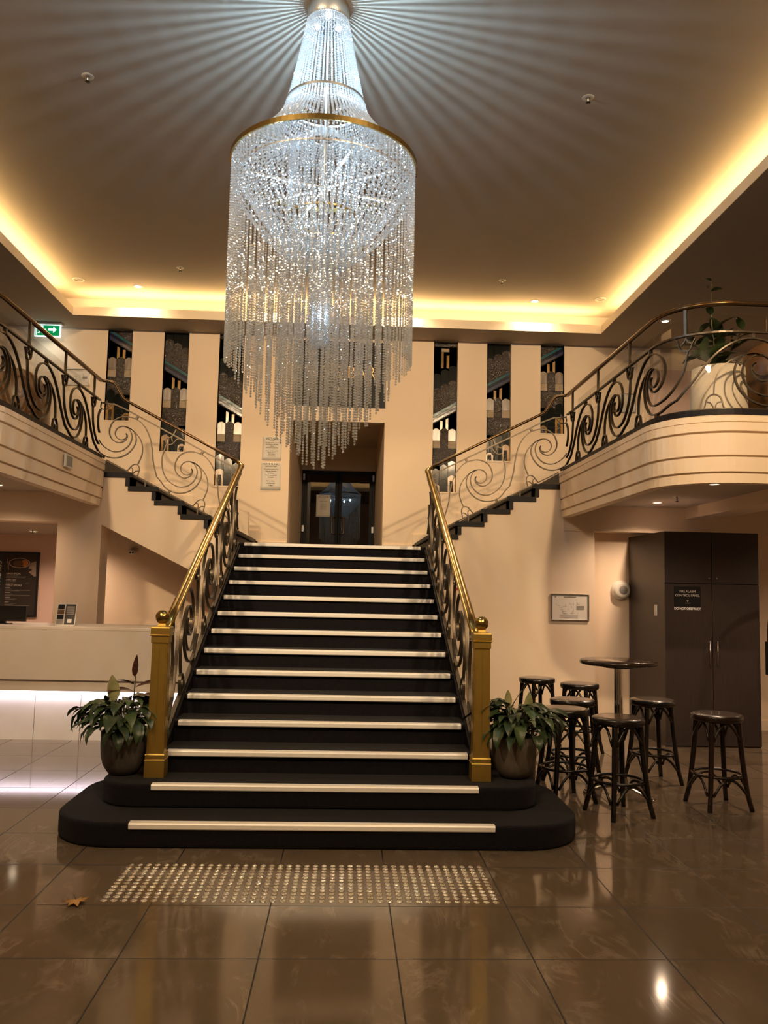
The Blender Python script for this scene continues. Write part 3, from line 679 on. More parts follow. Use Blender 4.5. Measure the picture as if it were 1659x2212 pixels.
# ------------------------------------------------------------ signs and notices
t=thing('bar_sign','large black sign with thin gold letters above the double doors','sign',(.012,BW,4.20))
MB().box(-.655,.655,-.025,-.001,0,.965).build('panel',M['plate'],t)
text("VIC'S BAR",.265,M['gold'],(0,-.028,.50),t,sx=.80,ext=.003,space=1.12,bold=-.004)
text("18 89",.075,M['gold'],(.0,-.028,.27),t,sx=1.0,ext=.003,space=1.25)
def paper(x,z,w,h,y,lab,lines,rot=0,cat='notice'):
    t=thing('paper_notice',lab,cat,(x,y,z),0)
    # gently curled sheet
    mb=MB(); n=6; vs=[]
    for i in range(n+1):
        for j in range(n+1):
            u,v=i/n,j/n; c=-.004-.010*max(0,abs(v-.5)-.36)*4*(.5+.5*math.cos(3*u))
            vs.append(((u-.5)*w,c,v*h))
    fs=[(i*(n+1)+j,(i+1)*(n+1)+j,(i+1)*(n+1)+j+1,i*(n+1)+j+1) for i in range(n) for j in range(n)]
    mb.add(vs,fs,0,True); o=mb.build('sheet',M['paper'],t); s=o.modifiers.new('s','SOLIDIFY'); s.thickness=.001
    for (s_,sz,zz,m,sx) in lines: text(s_,sz,M[m],(0,-.0135,zz*h),t,sx=sx,ext=.0006)
    return t
paper(-.942,3.395,.275,.345,BW,'upper white notice taped left of the double doors',[("VIC'S BAR",.052,.90,'ink',.8),("EST. 1889",.015,.82,'greyink',1),("Vic's Bar will be closed",.0205,.735,'ink',1),("this Monday 4th May",.0205,.665,'ink',1),("due to",.0205,.595,'ink',1),("operational demands",.0205,.525,'ink',1),("Please head down to",.0205,.39,'ink',1),("Mister Munro",.0205,.32,'ink',1),("for a Drink",.0205,.25,'ink',1),("and some dinner",.0205,.18,'ink',1)])
paper(-.945,2.965,.285,.40,BW,'lower white notice taped left of the double doors',[("MISTER MUNRO",.042,.93,'ink',.8),("RESTAURANT & BAR",.0185,.855,'ink',.9),("We will be opening this",.0215,.75,'ink',1),("Monday 5th May",.0215,.68,'ink',1),("for dinner",.0215,.61,'ink',1),("Due to operational",.0215,.54,'ink',1),("demands.",.0215,.47,'ink',1),("Dinner Menu",.0215,.33,'ink',1),("available until",.0215,.25,'ink',1),("9.30pm",.0215,.17,'ink',1)])
paper(-.288,2.90,.262,.41,DYR+.098,'white opening hours notice on the left glass door',[("VIC'S BAR",.058,.90,'greyink',.78),("EST. 1889",.014,.82,'greyink',1),("OPENING HOURS",.016,.71,'ink',1),("TUES 4PM - LATE",.014,.58,'ink',1),("WED 4PM - LATE",.014,.52,'ink',1),("THUR 4PM - LATE",.014,.46,'ink',1),("FRI 4PM - LATE",.014,.40,'ink',1),("SAT 4PM - LATE",.014,.34,'ink',1)])
def planframe(x,y,z,w,h,lab,rz=0):
    t=thing('framed_evacuation_plan',lab,'picture frame',(x,y,z),rz)
    f=.016
    mb=MB().box(-w/2,w/2,-.02,-.001,0,f).box(-w/2,w/2,-.02,-.001,h-f,h).box(-w/2,-w/2+f,-.02,-.001,f,h-f).box(w/2-f,w/2,-.02,-.001,f,h-f)
    bevel(mb.build('frame',M['steel'],t),.004)
    MB().box(-w/2+f,w/2-f,-.010,-.002,f,h-f).build('print',M['paper'],t)
    d=MB(); rnd=random.Random(3)
    for _ in range(26):
        a=rnd.uniform(-.17,.12)*w/.45; b=rnd.uniform(.25,.62)*h; l=rnd.uniform(.01,.05)
        if rnd.random()<.5: d.box(a,a+l,-.0115,-.0102,b,b+.0022)
        else: d.box(a,a+.0022,-.0115,-.0102,b,b+l*.7)
    d.box(w*.17,w*.37,-.0115,-.0102,h*.42,h*.56)
    d.box(-w*.28,-w*.02,-.0115,-.0102,h*.13,h*.135)
    for k in range(5): d.box(-w*.28,w*.2,-.0115,-.0102,h*(.10+.03*k),h*(.104+.03*k))
    d.build('floor_plan',M['greyink'],t)
    text("EVACUATION PLAN",.016*w/.45,M['ink'],(0,-.0115,h*.88),t)
    text("V",.03*w/.45,M['ink'],(-w*.38,-.0115,h*.88),t)
    return t
planframe(2.813,FP,1.27,.455,.318,'silver framed evacuation plan on the cream wall above the bar stools')
planframe(-3.722,BW,4.385,.335,.25,'framed evacuation plan on the upstairs wall behind the left railing')
planframe(4.235,BW,4.245,.22,.29,'small framed evacuation plan on the upstairs wall behind the right railing')
# red fire sign behind the right balustrade
t=thing('fire_sign','small red and white fire sign on the wall behind the right balustrade','sign',(1.44,FP,1.60))
MB().box(-.07,.07,-.008,-.001,0,.20).build('panel',M['red'],t); MB().box(-.055,.055,-.0095,-.0079,.095,.185).build('pictogram',M['white'],t)
text("FIRE",.045,M['white'],(0,-.009,.05),t)
# exit sign
t=thing('exit_sign','green and white running man exit sign hanging from the soffit at left','exit sign',(-4.12,11.6,5.03))
MB().box(-.20,.20,-.05,.05,.172,.199).build('housing',M['whitepl'],t); MB().box(-.18,.18,-.012,.012,0,.172).build('diffuser',M['exitwhite'],t)
MB().box(-.165,.165,-.016,-.0125,.014,.160).build('green_field',M['green'],t)
pic=MB(); yy=(-.019,-.0165)
pic.prism([(.01,.085),(.08,.085),(.08,.055),(.125,.10),(.08,.145),(.08,.115),(.01,.115)],XZ,*yy)
pic.lathe([(.0001,0),(.014,0),(.014,.0015),(.0001,.0015)],12,(0,0,0)) if False else None
pic.prism([(-.072+.014*math.cos(a*PI/6),.138+.012*math.sin(a*PI/6)) for a in range(12)],XZ,*yy)
for p in ([(-.085,.13),(-.06,.125),(-.075,.08),(-.10,.085)],[(-.078,.085),(-.05,.07),(-.055,.035),(-.07,.035),(-.068,.062),(-.09,.075)],[(-.10,.088),(-.082,.078),(-.105,.05),(-.13,.045),(-.132,.058),(-.113,.062)],[(-.062,.125),(-.04,.105),(-.02,.108),(-.02,.098),(-.046,.094),(-.068,.115)],[(-.085,.128),(-.11,.112),(-.118,.09),(-.108,.088),(-.10,.106),(-.08,.118)]): pic.prism(p[::-1],XZ,*yy)
pic.box(-.155,-.145,yy[0],yy[1],.02,.150).box(-.145,-.06,yy[0],yy[1],.142,.150)
pic.build('pictogram',M['exitwhite'],t)
lamp('exit_sign_light','AREA',(0,0,-.01),.9,(.8,1,1),t,(0,0,0),size=.3,shape='RECTANGLE',size_y=.03)
# ------------------------------------------------------------ downlights
def downlight(x,y,z,lab,power,col=WARM,lit=True,group=None,r=.045,spot=2.5,blend=.8):
    t=thing('downlight',lab,'ceiling light',(x,y,z),0,group)
    mb=MB().lathe([(r,-.001),(r,-.010),(r*1.35,-.009),(r*1.45,-.003),(r*1.45,-.001)],24,cap=False); mb.build('trim_ring',M['whitepl'],t)
    MB().lathe([(.0002,-.004),(r,-.004),(r,-.002),(.0002,-.002)],24,cap=False).build('lens',M['lens'] if lit else M['lensoff'],t)
    if lit: lamp('downlight_lamp','SPOT',(0,0,-.02),power,col,t,spot_size=spot,spot_blend=blend,shadow_soft_size=.04)
    return t
for x,y,lab in ((-2.76,11.12,'lit downlight at the back left of the tray ceiling, left of the chandelier'),(-.94,11.12,'lit downlight seen through the left side of the hanging crystals'),(.86,11.11,'lit downlight seen through the right edge of the hanging crystals'),(2.68,11.12,'lit downlight at the back right of the tray ceiling, right of the chandelier')):
    downlight(x,y-.05,TRAY,lab,P_DOWN)
for x,lab in ((-3.50,'unlit round fitting in the back left corner of the tray ceiling'),(3.55,'unlit round fitting in the back right corner of the tray ceiling')): downlight(x,10.9,TRAY,lab,0,lit=False,r=.055)
for x,y,lab in ((-.9,.6,'middle left'),(.9,.6,'middle right'),(-2.6,3.2,'far left'),(2.6,3.2,'far right')): downlight(x,y,TRAY,'added unseen fill downlight at the %s of the tray ceiling before the chandelier'%lab,P_DOWN*1.3,group='front fill downlights')  # out-of-view downlights added to lift the dark lower hall
for x,y,lab in ((3.65,9.15,'lit downlight under the right balcony nearer the back wall'),(3.56,7.50,'lit downlight under the right balcony nearer the front edge'),(-3.65,9.15,'downlight under the left balcony nearer the pillar'),(-3.56,7.5,'downlight under the left balcony nearer the front edge'),(5.6,7.9,'downlight under the right balcony over the luggage cart'),(-5.6,7.9,'downlight under the left balcony over the reception desk')): downlight(x,y,2.64,lab,P_UNDER*(1 if x>0 else .35),WARM2)
downlight(-4.17,11.65,2.29,'lit downlight in the reception ceiling behind the left pillar',80,WARM2)
downlight(-3.45,10.65,2.29,'added fill downlight in the reception ceiling hidden behind the pillar',90,WARM2)  # added out of sight to light the wall under the left flight
downlight(-5.9,11.3,2.29,'downlight further left in the reception ceiling',80,WARM2)
downlight(4.32,10.56,SOF,'lit downlight above the right balcony, seen through its glass',30,WARM)
downlight(-4.9,9.6,SOF,'downlight above the left balcony',30,WARM)
for x,y,tx,tz,pw in ((-3.0,1.2,-.9,4.1,1.55),(3.0,1.2,.9,4.1,1.55),(-2.0,.2,4.6,1.6,.55),(2.0,.2,-4.6,1.6,.55)):  # unseen spots added to brighten the back wall and balcony fronts
    t=thing('fill_spotlight','added unseen fill spotlight in the front tray ceiling on the %s, aimed at the %s'%('left' if x<0 else 'right','upper wall' if tz>3 else 'balcony opposite'),'ceiling light',(x,y,TRAY),0,'front fill spotlights')
    MB().lathe([(.05,-.001),(.05,-.014),(.072,-.012),(.076,-.001)],24,cap=False).build('trim_ring',M['whitepl'],t)
    MB().lathe([(.0002,-.010),(.05,-.010),(.05,-.006),(.0002,-.006)],24,cap=False).build('lens',M['lens'],t)
    d=Vector((tx-x,11.8-y,tz-TRAY)).to_track_quat('-Z','Y').to_euler()
    lamp('fill_lamp','SPOT',(0,.0,-.03),P_FILL*pw,WARM,t,d,spot_size=1.5,spot_blend=.9,shadow_soft_size=.12)
# sprinklers
def sprinkler(x,y,z,lab):
    t=thing('fire_sprinkler',lab,'sprinkler',(x,y,z))
    MB().lathe([(.02,-.001),(.045,-.003),(.050,-.001)],20,cap=False).build('rose',M['whitepl'],t)
    MB().lathe([(.010,0),(.010,-.022),(.006,-.03),(.006,-.045)],10).build('body',M['steel'],t)
    MB().lathe([(.0002,-.048),(.020,-.048),(.020,-.044),(.0002,-.044)],12,cap=False).build('deflector',M['darksteel'],t)
for x,y,z,lab in ((-2.00,6.37,TRAY,'pendent sprinkler on the tray ceiling left of the chandelier, nearer'),(-2.05,10.35,TRAY,'pendent sprinkler on the tray ceiling left of the chandelier, further back'),(2.03,6.33,TRAY,'pendent sprinkler on the tray ceiling right of the chandelier, nearer'),(2.09,10.35,TRAY,'pendent sprinkler on the tray ceiling right of the chandelier, further back'),(3.66,8.62,2.64,'dark sprinkler between the downlights under the right balcony'),(-4.05,11.3,2.29,'small sprinkler beside the reception downlight at left')): sprinkler(x,y,z,lab)
# ------------------------------------------------------------ chandelier
CX,CY=-.062,5.43
ch=thing('chandelier','huge crystal bead chandelier with a gold ring hanging above the stairs','chandelier',(CX,CY,0))
BE=.0182
def bead_data(r,h,seg=6):
    v=[];f=[]
    for rr,z in ((r*.5,-h*.42),(r,-h*.12),(r,h*.12),(r*.5,h*.42)):
        for k in range(seg): v.append((rr*math.cos(2*PI*k/seg),rr*math.sin(2*PI*k/seg),z))
    for j in range(3): f+=[(j*seg+k,j*seg+(k+1)%seg,(j+1)*seg+(k+1)%seg,(j+1)*seg+k) for k in range(seg)]
    f+=[tuple(range(seg))[::-1],tuple(range(3*seg,4*seg))]
    return v,f
BV,BF=bead_data(.0078,.0168)
def strand_mb(pts,mb=None,size=1.0,spin=0):
    """beads threaded along a 3-D polyline"""
    mb=mb or MB(); pts=[Vector(p) for p in pts]; step=BE*size; d=step/2; i=0
    seglen=[(pts[k+1]-pts[k]).length for k in range(len(pts)-1)]; tot=sum(seglen); acc=0; k=0
    while d<tot:
        while k<len(seglen)-1 and acc+seglen[k]<d: acc+=seglen[k]; k+=1
        t=(d-acc)/seglen[k]; c=pts[k].lerp(pts[k+1],t); dr=(pts[k+1]-pts[k]).normalized()
        q=dr.to_track_quat('Z','Y'); a=spin+i*.37; ca,sa=math.cos(a)*size,math.sin(a)*size
        mb.add([c+q@Vector((x*ca-y*sa,x*sa+y*ca,z*size)) for x,y,z in BV],BF); d+=step; i+=1
    return mb
ZRING=4.445; RRG=.630
# canopy
MB().lathe([(.132,5.50),(.140,5.50),(.145,5.51),(.145,5.60),(.140,TRAY),(.0002,TRAY)],48,cap=False).build('canopy',M['steel'],ch)
MB().lathe([(.0002,5.505),(.135,5.505)],40,cap=False).build('canopy_plate',M['darksteel'],ch)
for a in (.6,2.7,4.8): MB().lathe([(.0002,5.490),(.020,5.492),(.020,5.506)],14,(.085*math.cos(a),.085*math.sin(a),0),cap=False).build('canopy_lamp',M['ledc'],ch)
# thin steel ring half way down the neck, gold ring, inner ring
def ring(r,z,th,h,m,name):
    MB().lathe([(r-th/2,z-h/2),(r+th/2,z-h/2),(r+th/2,z+h/2),(r-th/2,z+h/2),(r-th/2,z-h/2)],96,cap=False,smooth=False).build(name,m,ch)
ring(.268,4.90,.006,.016,M['steel'],'neck_ring'); ring(RRG,ZRING,.012,.034,M['brass'],'gold_ring'); ring(.235,4.09,.008,.012,M['brass'],'inner_ring'); ring(.60,4.32,.006,.010,M['steel'],'frame_ring')
MB().tube([(0,0,5.5),(0,0,3.86)],.008,8).build('stem',M['steel'],ch)
def prof_lower(t): # from neck ring to gold ring, hanging in a curve
    z=4.90+(ZRING+.012-4.90)*(1-(1-t)**1.0); 
    r=.268+(RRG-.008-.268)*(t**1.65); return r,z-.0*t
def place(me,name,n,phase=0,limit=100,parent=ch,phis=None):
    """copies of one strand mesh turned about the axis; first `limit` are parts"""
    out=[]
    for k in range(n):
        a=phase+2*PI*k/n
        out.append((a,me))
    return out
groups={}
def addset(name,items): groups.setdefault(name,[]).extend(items)
# neck strands: canopy to neck ring
me=strand_mb([(.138+( .262-.138)*t,0,5.52+(4.905-5.52)*t-.018*math.sin(PI*t)) for t in [i/8 for i in range(9)]]).mesh('neck_strand',M['crystal'])
addset('neck_strand',place(me,'neck_strand',54))
me=strand_mb([(*(lambda rz:(rz[0],0,rz[1]))(prof_lower(i/10)),) for i in range(11)]).mesh('skirt_strand',M['crystal'])
addset('skirt_strand',place(me,'skirt_strand',84))
# bead net under the canopy
net=MB()
for r,n in ((.02,5),(.045,11),(.07,17),(.095,24),(.12,30)):
    for k in range(n): strand_mb([(r*math.cos(2*PI*k/n),r*math.sin(2*PI*k/n),5.498),(r*math.cos(2*PI*k/n),r*math.sin(2*PI*k/n),5.480)],net,.95)
net.build('canopy_beads',M['crystal'],ch)
def zend(r): return 3.10-.77*(1-(r/.64)**1.25)
rnd=random.Random(11)
def curtain(name,r,n,ztop,jit=.012,phase=0,skip=None):
    meshes=[]
    for v in range(3):
        ze=zend(r)+rnd.uniform(-jit,jit)
        meshes.append(strand_mb([(r,0,ztop),(r,0,ze)],spin=v).mesh(name,M['crystal']))
    items=[]
    for k in range(n):
        a=phase+2*PI*k/n
        if skip and skip(a): continue
        items.append((a+rnd.uniform(-.15,.15)/n,meshes[rnd.randrange(3)]))
    addset(name,items)
curtain('outer_strand',.618,100,ZRING-.015)
for rr,n,zt in ((.545,30,3.75),(.475,27,3.78),(.405,24,3.70),(.335,21,3.72)): curtain('middle_strand',rr,n,zt,.02,rr*7)
for rr,n,zt in ((.265,18,3.9),(.195,14,4.08),(.125,10,3.45),(.06,5,3.4)): curtain('inner_strand',rr,n,zt,.03,rr*9)
# crossing inner curtain at the top, behind the ring
# swags: from the ring in to the knot
me=strand_mb([( .600+(.055-.600)*t,0,4.36+(3.82-4.36)*t-.10*math.sin(PI*t)) for t in [i/12 for i in range(13)]]).mesh('swag_strand',M['crystal'])
addset('swag_strand',place(me,'swag_strand',60))
me=strand_mb([( .590+(.075-.590)*t,0,4.22+(3.72-4.22)*t-.07*math.sin(PI*t)) for t in [i/12 for i in range(13)]]).mesh('swag_strand',M['crystal'])
addset('swag_strand',place(me,'swag_strand',40,.03))
# inner basket strands rising from the ring frame to the stem top
me=strand_mb([(.585+(.10-.585)*t,0,4.40+.28*t-.05*math.sin(PI*t)) for t in [i/10 for i in range(11)]]).mesh('canopy_strand',M['crystal'])
addset('canopy_strand',place(me,'canopy_strand',50,.02))
me=strand_mb([(.235,0,4.60),(.235,0,4.09)]).mesh('inner_strand',M['crystal'])
addset('inner_strand',place(me,'inner_strand',24))
# knot and tassel: looped cords round the waist
me=strand_mb([(.030,0,3.86),(.060,0,3.84),(.070,0,3.75),(.072,0,3.55),(.068,0,3.35),(.058,0,3.24),(.035,0,3.20),(.012,0,3.21)],size=.8).mesh('tassel_strand',M['crystal'])
addset('tassel_strand',place(me,'tassel_strand',30))
for name,items in groups.items():
    # the strands nearest the camera show largest
    items.sort(key=lambda it:math.sin(it[0]))
    for a,me in items[:100]: link(name,me,ch,(0,0,0),(0,0,a))
    rest=items[100:]
    if rest:
        mb=MB()
        for a,me in rest:
            rot=Matrix.Rotation(a,3,'Z'); mb.add([rot@v.co for v in me.vertices],[tuple(p.vertices) for p in me.polygons])
        o=mb.build(name,M['crystal'],ch); o['kind']='stuff'
# LED bars crossing inside the ring
for a in (.35,.35+PI*.5,-.55):
    ca,sa=math.cos(a),math.sin(a)
    mb=MB().box(-.54,.54,-.003,.003,4.298,4.302)
    mb.build('led_bar',M['leddots'],ch,(0,0,0),(0,0,a))
    MB().box(-.58,.58,-.008,.008,4.3031,4.312).build('lamp_arm',M['steel'],ch,(0,0,0),(0,0,a))
for a in (.4,1.97,3.54,5.1): lamp('chandelier_lamp','POINT',(.33*math.cos(a),.33*math.sin(a),4.26),P_CHAN*.30,COOL,ch,shadow_soft_size=.03)
lamp('chandelier_lamp','POINT',(0.0,-.035,4.95),P_CHAN*2.5,COOL,ch,shadow_soft_size=.0085)
lamp('chandelier_lamp','POINT',(0.0,-.03,5.28),P_CHAN*.5,COOL,ch,shadow_soft_size=.007)
lamp('chandelier_lamp','POINT',(0.0,0.03,3.42),P_CHAN*.10,COOL,ch,shadow_soft_size=.03)
# ------------------------------------------------------------ reception desk
t=thing('reception_desk','long pale reception desk with a white light strip under its overhang','reception desk',(-1.25,8.60,0))
XL=-5.4
bevel(MB().box(XL,0,.02,.75,1.115,1.147).build('desk_top',M['counter'],t),.006)
MB().box(XL,0,.0,.06,.615,1.1149).build('front_panel',M['counter'],t)
MB().box(XL,0,.035,.70,.50,.6149).build('lower_band',M['counter'],t)
pl=MB(); w=.46
for k in range(12): pl.box(XL+w*k+.003,min(XL+w*(k+1)-.003,0),.14,.16,.0,.4999)
pl.box(XL,0,.16,.70,0,.4999); pl.build('tiled_plinth',M['tilewhite'],t)
MB().box(XL,0,.10,.112,.488,.4995).build('light_strip',M['led'],t)
lamp('desk_light','AREA',(XL/2,.10,.484),8.5,(1,.86,1),t,(math.radians(12),0,0),shape='RECTANGLE',size=-XL,size_y=.03)
# monitor, brochure stand, poster
t=thing('desk_monitor','black computer monitor standing on the reception desk at the left edge','monitor',(-3.45,8.95,1.147))
MB().box(-.26,.26,-.01,.02,.03,.19).build('screen',M['black'],t); MB().box(-.04,.04,.02,.05,.0,.12).build('stand',M['darksteel'],t); MB().box(-.09,.09,-.03,.09,0,.008).build('foot',M['darksteel'],t)
t=thing('brochure_stand','small printed card in a clear stand on the reception desk','brochure',(-2.735,8.80,1.148),0)
tilt=math.radians(-14)
def tl(o): o.rotation_euler=(tilt,0,0); return o
tl(MB().box(-.10,.10,-.001,.001,0,.235).build('card',M['paper'],t)); tl(MB().box(-.012,.092,-.0025,-.0011,.012,.225).build('text_panel',M['ink'],t))
mb=MB(); 
for k,c in enumerate((0,1,2,1)): mb.box(-.092,-.025,-.0025,-.0011,.012+k*.054,.060+k*.054,c)
tl(mb.build('photo_strip',[M['greyink'],M['dark'],M['leather']],t))
tl(MB().box(.018,.062,-.0035,-.0026,.03,.07).build('white_badge',M['white'],t))
mb=MB()
for k in range(9): mb.box(.0,.08,-.0032,-.0026,.12+k*.010,.123+k*.010)
tl(mb.build('printed_lines',M['paper'],t))
MB().box(-.10,.10,-.02,.085,0,.004).build('stand_foot',M['glass'],t)
# menu poster
PX,PY,PZ=-4.83,12.6,1.07
t=thing('menu_poster','black framed menu poster with a plate of food on the reception wall','poster',(PX,PY,PZ))
PW,PH=.86,.96
mb=MB().box(-PW/2,PW/2,-.03,-.001,0,.03).box(-PW/2,PW/2,-.03,-.001,PH-.03,PH).box(-PW/2,-PW/2+.03,-.03,-.001,.03,PH-.03).box(PW/2-.03,PW/2,-.03,-.001,.03,PH-.03)
mb.build('frame',M['black'],t)
M['poster']=noisy(mat('poster_black',(.030,.022,.018),.5),(.024,.018,.015),3,.5)
M['poster2']=mat('poster_blue_band',(.02,.032,.036),.5)
MB().box(-PW/2+.03,PW/2-.03,-.012,-.002,.03,PH-.03).build('print',M['poster'],t)
MB().box(-PW/2+.03,-.10,-.0135,-.0121,.03,PH-.03).build('blue_band',M['poster2'],t)
def ell(cx,cz,a,b,n=28): return [(cx+a*math.cos(2*PI*k/n),cz+b*math.sin(2*PI*k/n)) for k in range(n)][::-1]
M['platew']=mat('plate_rim',(.45,.33,.24),.5); M['meat']=noisy(mat('food_brown',(.09,.05,.03),.6),(.16,.09,.05),40,.8); M['carrot']=noisy(mat('food_orange',(.50,.17,.05),.6),(.3,.1,.03),50,.8); M['napkin']=noisy(mat('napkin',(.40,.30,.23),.8),(.22,.16,.12),12,.8)
MB().prism(ell(.14,.795,.155,.075),XZ,-.0140,-.0121).build('plate_print',M['platew'],t)
MB().prism(ell(.14,.797,.143,.066),XZ,-.0146,-.0141).build('plate_inner',M['poster'],t)
MB().prism(ell(.12,.785,.075,.048),XZ,-.0156,-.0147).build('steak_print',M['meat'],t)
MB().prism(ell(.215,.795,.055,.050),XZ,-.0152,-.0147).build('carrot_print',M['carrot'],t)
MB().prism([(.27,.72),(.31,.80),(.38,.83),(.39,.60),(.36,.60),(.28,.66),(.33,.70)][::-1],XZ,-.0150,-.0141).build('napkin_print',M['napkin'],t)
MB().box(-.045,-.039,-.0140,-.0121,.70,.86).box(-.054,-.030,-.0140,-.0121,.80,.81).box(-.020,-.013,-.0140,-.0121,.69,.80).build('cutlery_print',M['napkin'],t)
def ptxt(s,sz,z,m='paper',sx=1): text(s,sz,M[m],(-.045,-.0135,z),t,align='LEFT',sx=sx,ext=.0006)
ptxt('LUNCH SPECIAL',.034,.635,sx=.85); ptxt('EVERY DAY',.034,.545,sx=.85); ptxt('WEEKLY SPECIALS',.034,.465,sx=.85)
for s,z in (('SUNDAY',.43),('MONDAY',.355),('TUESDAY',.285),('FRIDAY',.215)): ptxt(s,.018,z)
mb=MB()
for z,l in ((.605,.17),(.59,.34),(.575,.28),(.517,.14),(.50,.34),(.487,.12),(.405,.09),(.39,.36),(.38,.2),(.33,.11),(.318,.36),(.308,.08),(.262,.17),(.25,.14),(.195,.17),(.178,.12),(.165,.36),(.12,.11),(.10,.3),(.082,.22),(.064,.17)): mb.box(-.045,-.045+l,-.0135,-.0121,z,z+.004)
mb.build('printed_lines',M['greyink'],t)
text('SPECIALS',.11,M['paper'],(-.165,-.0150,.60),t,rot=(PI/2,PI/2,0),sx=1,ext=.0006)
# security camera under the stairs
t=thing('security_camera','small white dome security camera below the left flight','camera',(-2.68,11.14,2.02))
MB().lathe([(.055,.0),(.055,.025),(.0002,.025)],20,cap=False).build('base',M['whitepl'],t); MB().sphere((0,0,0),.045,16,10).build('dome',M['whitepl'],t)
MB().sphere((-.016,-.036,-.014),.013,10,8).sphere((.018,-.036,-.014),.013,10,8).build('lens',M['black'],t)
MB().box(-.03,.03,.03,.06,-.03,.05).build('bracket',M['whitepl'],t)
# fascia grille at left
t=thing('wall_speaker','small square grille on the left balcony front','grille',(-2.665,8.41,2.745))
MB().box(-.006,.014,-.11,.11,0,.13).build('frame',M['whitepl'],t); MB().box(.0141,.017,-.08,.08,.015,.115).build('mesh_insert',M['greyink'],t)
# ------------------------------------------------------------ right side : cabinet
t=thing('tall_cabinet','tall dark wood cupboard with four doors against the right wall','cabinet',(3.59,8.80,0))
CW,CD,CH=1.035,1.13,2.285
MB().box(0,CW,.022,CD,.0,CH).build('body',M['cab'],t)
for s in (0,1):
    x0=.0 if s==0 else CW/2+.003; x1=CW/2-.003 if s==0 else CW
    d=MB().box(x0,x1,0,.02,.012,1.722).build('door',M['cab'],t); bevel(d,.002)
    hx=CW/2+(-.042 if s==0 else .042)
    MB().tube([(hx,-.03,.86),(hx,-.03,1.12)],.006,8).box(hx-.004,hx+.004,-.03,0,.88,.888).box(hx-.004,hx+.004,-.03,0,1.09,1.098).build('handle',M['steel'],d)
    d=MB().box(x0,x1,0,.02,1.730,CH).build('door',M['cab'],t); bevel(d,.002)
    hx=CW/2+(-.040 if s==0 else .044)
    MB().sphere((hx,-.018,1.785),.011,12,8).build('knob',M['chrome'],d)
t=thing('fire_panel_sign','black sign with white lettering on the upper part of the cabinet door','sign',(3.835,8.80,1.42))
MB().box(-.145,.145,-.006,-.001,.065,.275).build('panel',M['plate'],t)
text('FIRE ALARM',.036,M['white'],(0,-.0065,.220),t,ext=.0006,sx=.92,bold=-.0006); text('CONTROL PANEL',.036,M['white'],(0,-.0065,.178),t,ext=.0006,sx=.92,bold=-.0006)
text('V',.032,M['white'],(0,-.0065,.118),t,ext=.0006); text('HOTEL',.008,M['white'],(0,-.0065,.094),t,ext=.0006) if False else MB().box(-.03,.03,-.0068,-.006,.096,.0975).build('underline',M['white'],t)
text('DO NOT OBSTRUCT',.036,M['white'],(0,-.0025,.035),t,ext=.001,sx=.86,bold=.0008)
t=thing('light_switch','white switch plate on the left side of the dark cabinet','switch',(3.589,9.05,1.43))
bevel(MB().box(-.012,-.001,-.035,.035,-.06,.06).build('plate',M['whitepl'],t),.003); MB().box(-.016,-.0121,-.008,.008,-.02,.005).build('rocker',M['white'],t)
# siren on the recess wall with conduit
t=thing('alarm_speaker','round cream wall speaker beside the dark cabinet','wall speaker',(3.49,FP+.21,1.645))
rotx=(PI/2,0,0)
MB().lathe([(.115,0),(.115,.035),(.105,.05),(.100,.052),(.096,.075),(.080,.085),(.060,.086),(.0002,.086)],32,cap=False).build('housing',M['whitepl'],t,rot=rotx)
MB().lathe([(.0002,.089),(.05,.088),(.052,.086)],24,(.01,0,0),cap=False).build('grille',M['greyink'],t,rot=rotx)
t=thing('conduit','short grey pipe running from the wall speaker to the cabinet','pipe',(3.60,FP+.185,1.645)); MB().tube([(0,0,0),(.19,0,0)],.011,10).build('pipe',M['steel'],t); MB().box(.07,.085,-.013,.022,-.016,.016).build('clip',M['darksteel'],t)
# ------------------------------------------------------------ high table
TBX,TBY=2.355,6.62
t=thing('high_bar_table','round dark high table on a chrome column with four chrome feet','table',(TBX,TBY,0))
MB().lathe([(.0002,1.035),(.285,1.035),(.302,1.042),(.305,1.055),(.300,1.068),(.285,1.073),(.0002,1.073)],64,cap=False).build('tabletop',M['table'],t)
MB().lathe([(.0002,1.012),(.12,1.012),(.12,1.034),(.0002,1.034)],32,cap=False).build('mounting_plate',M['darksteel'],t)
MB().lathe([(.034,.09),(.034,1.012)],28,cap=False).build('column',M['chrome'],t)
for a in (-.55,1.05,2.60,4.18):
    ca,sa=math.cos(a),math.sin(a)
    pts=[(ca*d,sa*d,z) for d,z in ((.02,.095),(.08,.085),(.16,.055),(.23,.032),(.27,.026))]
    mb=MB().tube(smooth2(pts,3),[.030-.0013*i for i in range(13)],10,flat=.7,up=(0,0,1)); mb.lathe([(.0002,0),(.022,0),(.022,.02),(.0002,.022)],14,(ca*.262,sa*.262,0),cap=False); mb.build('foot',M['chrome'],t)
MB().lathe([(.0002,.05),(.045,.05),(.050,.08),(.040,.115),(.034,.12)],24,cap=False).build('hub',M['chrome'],t)
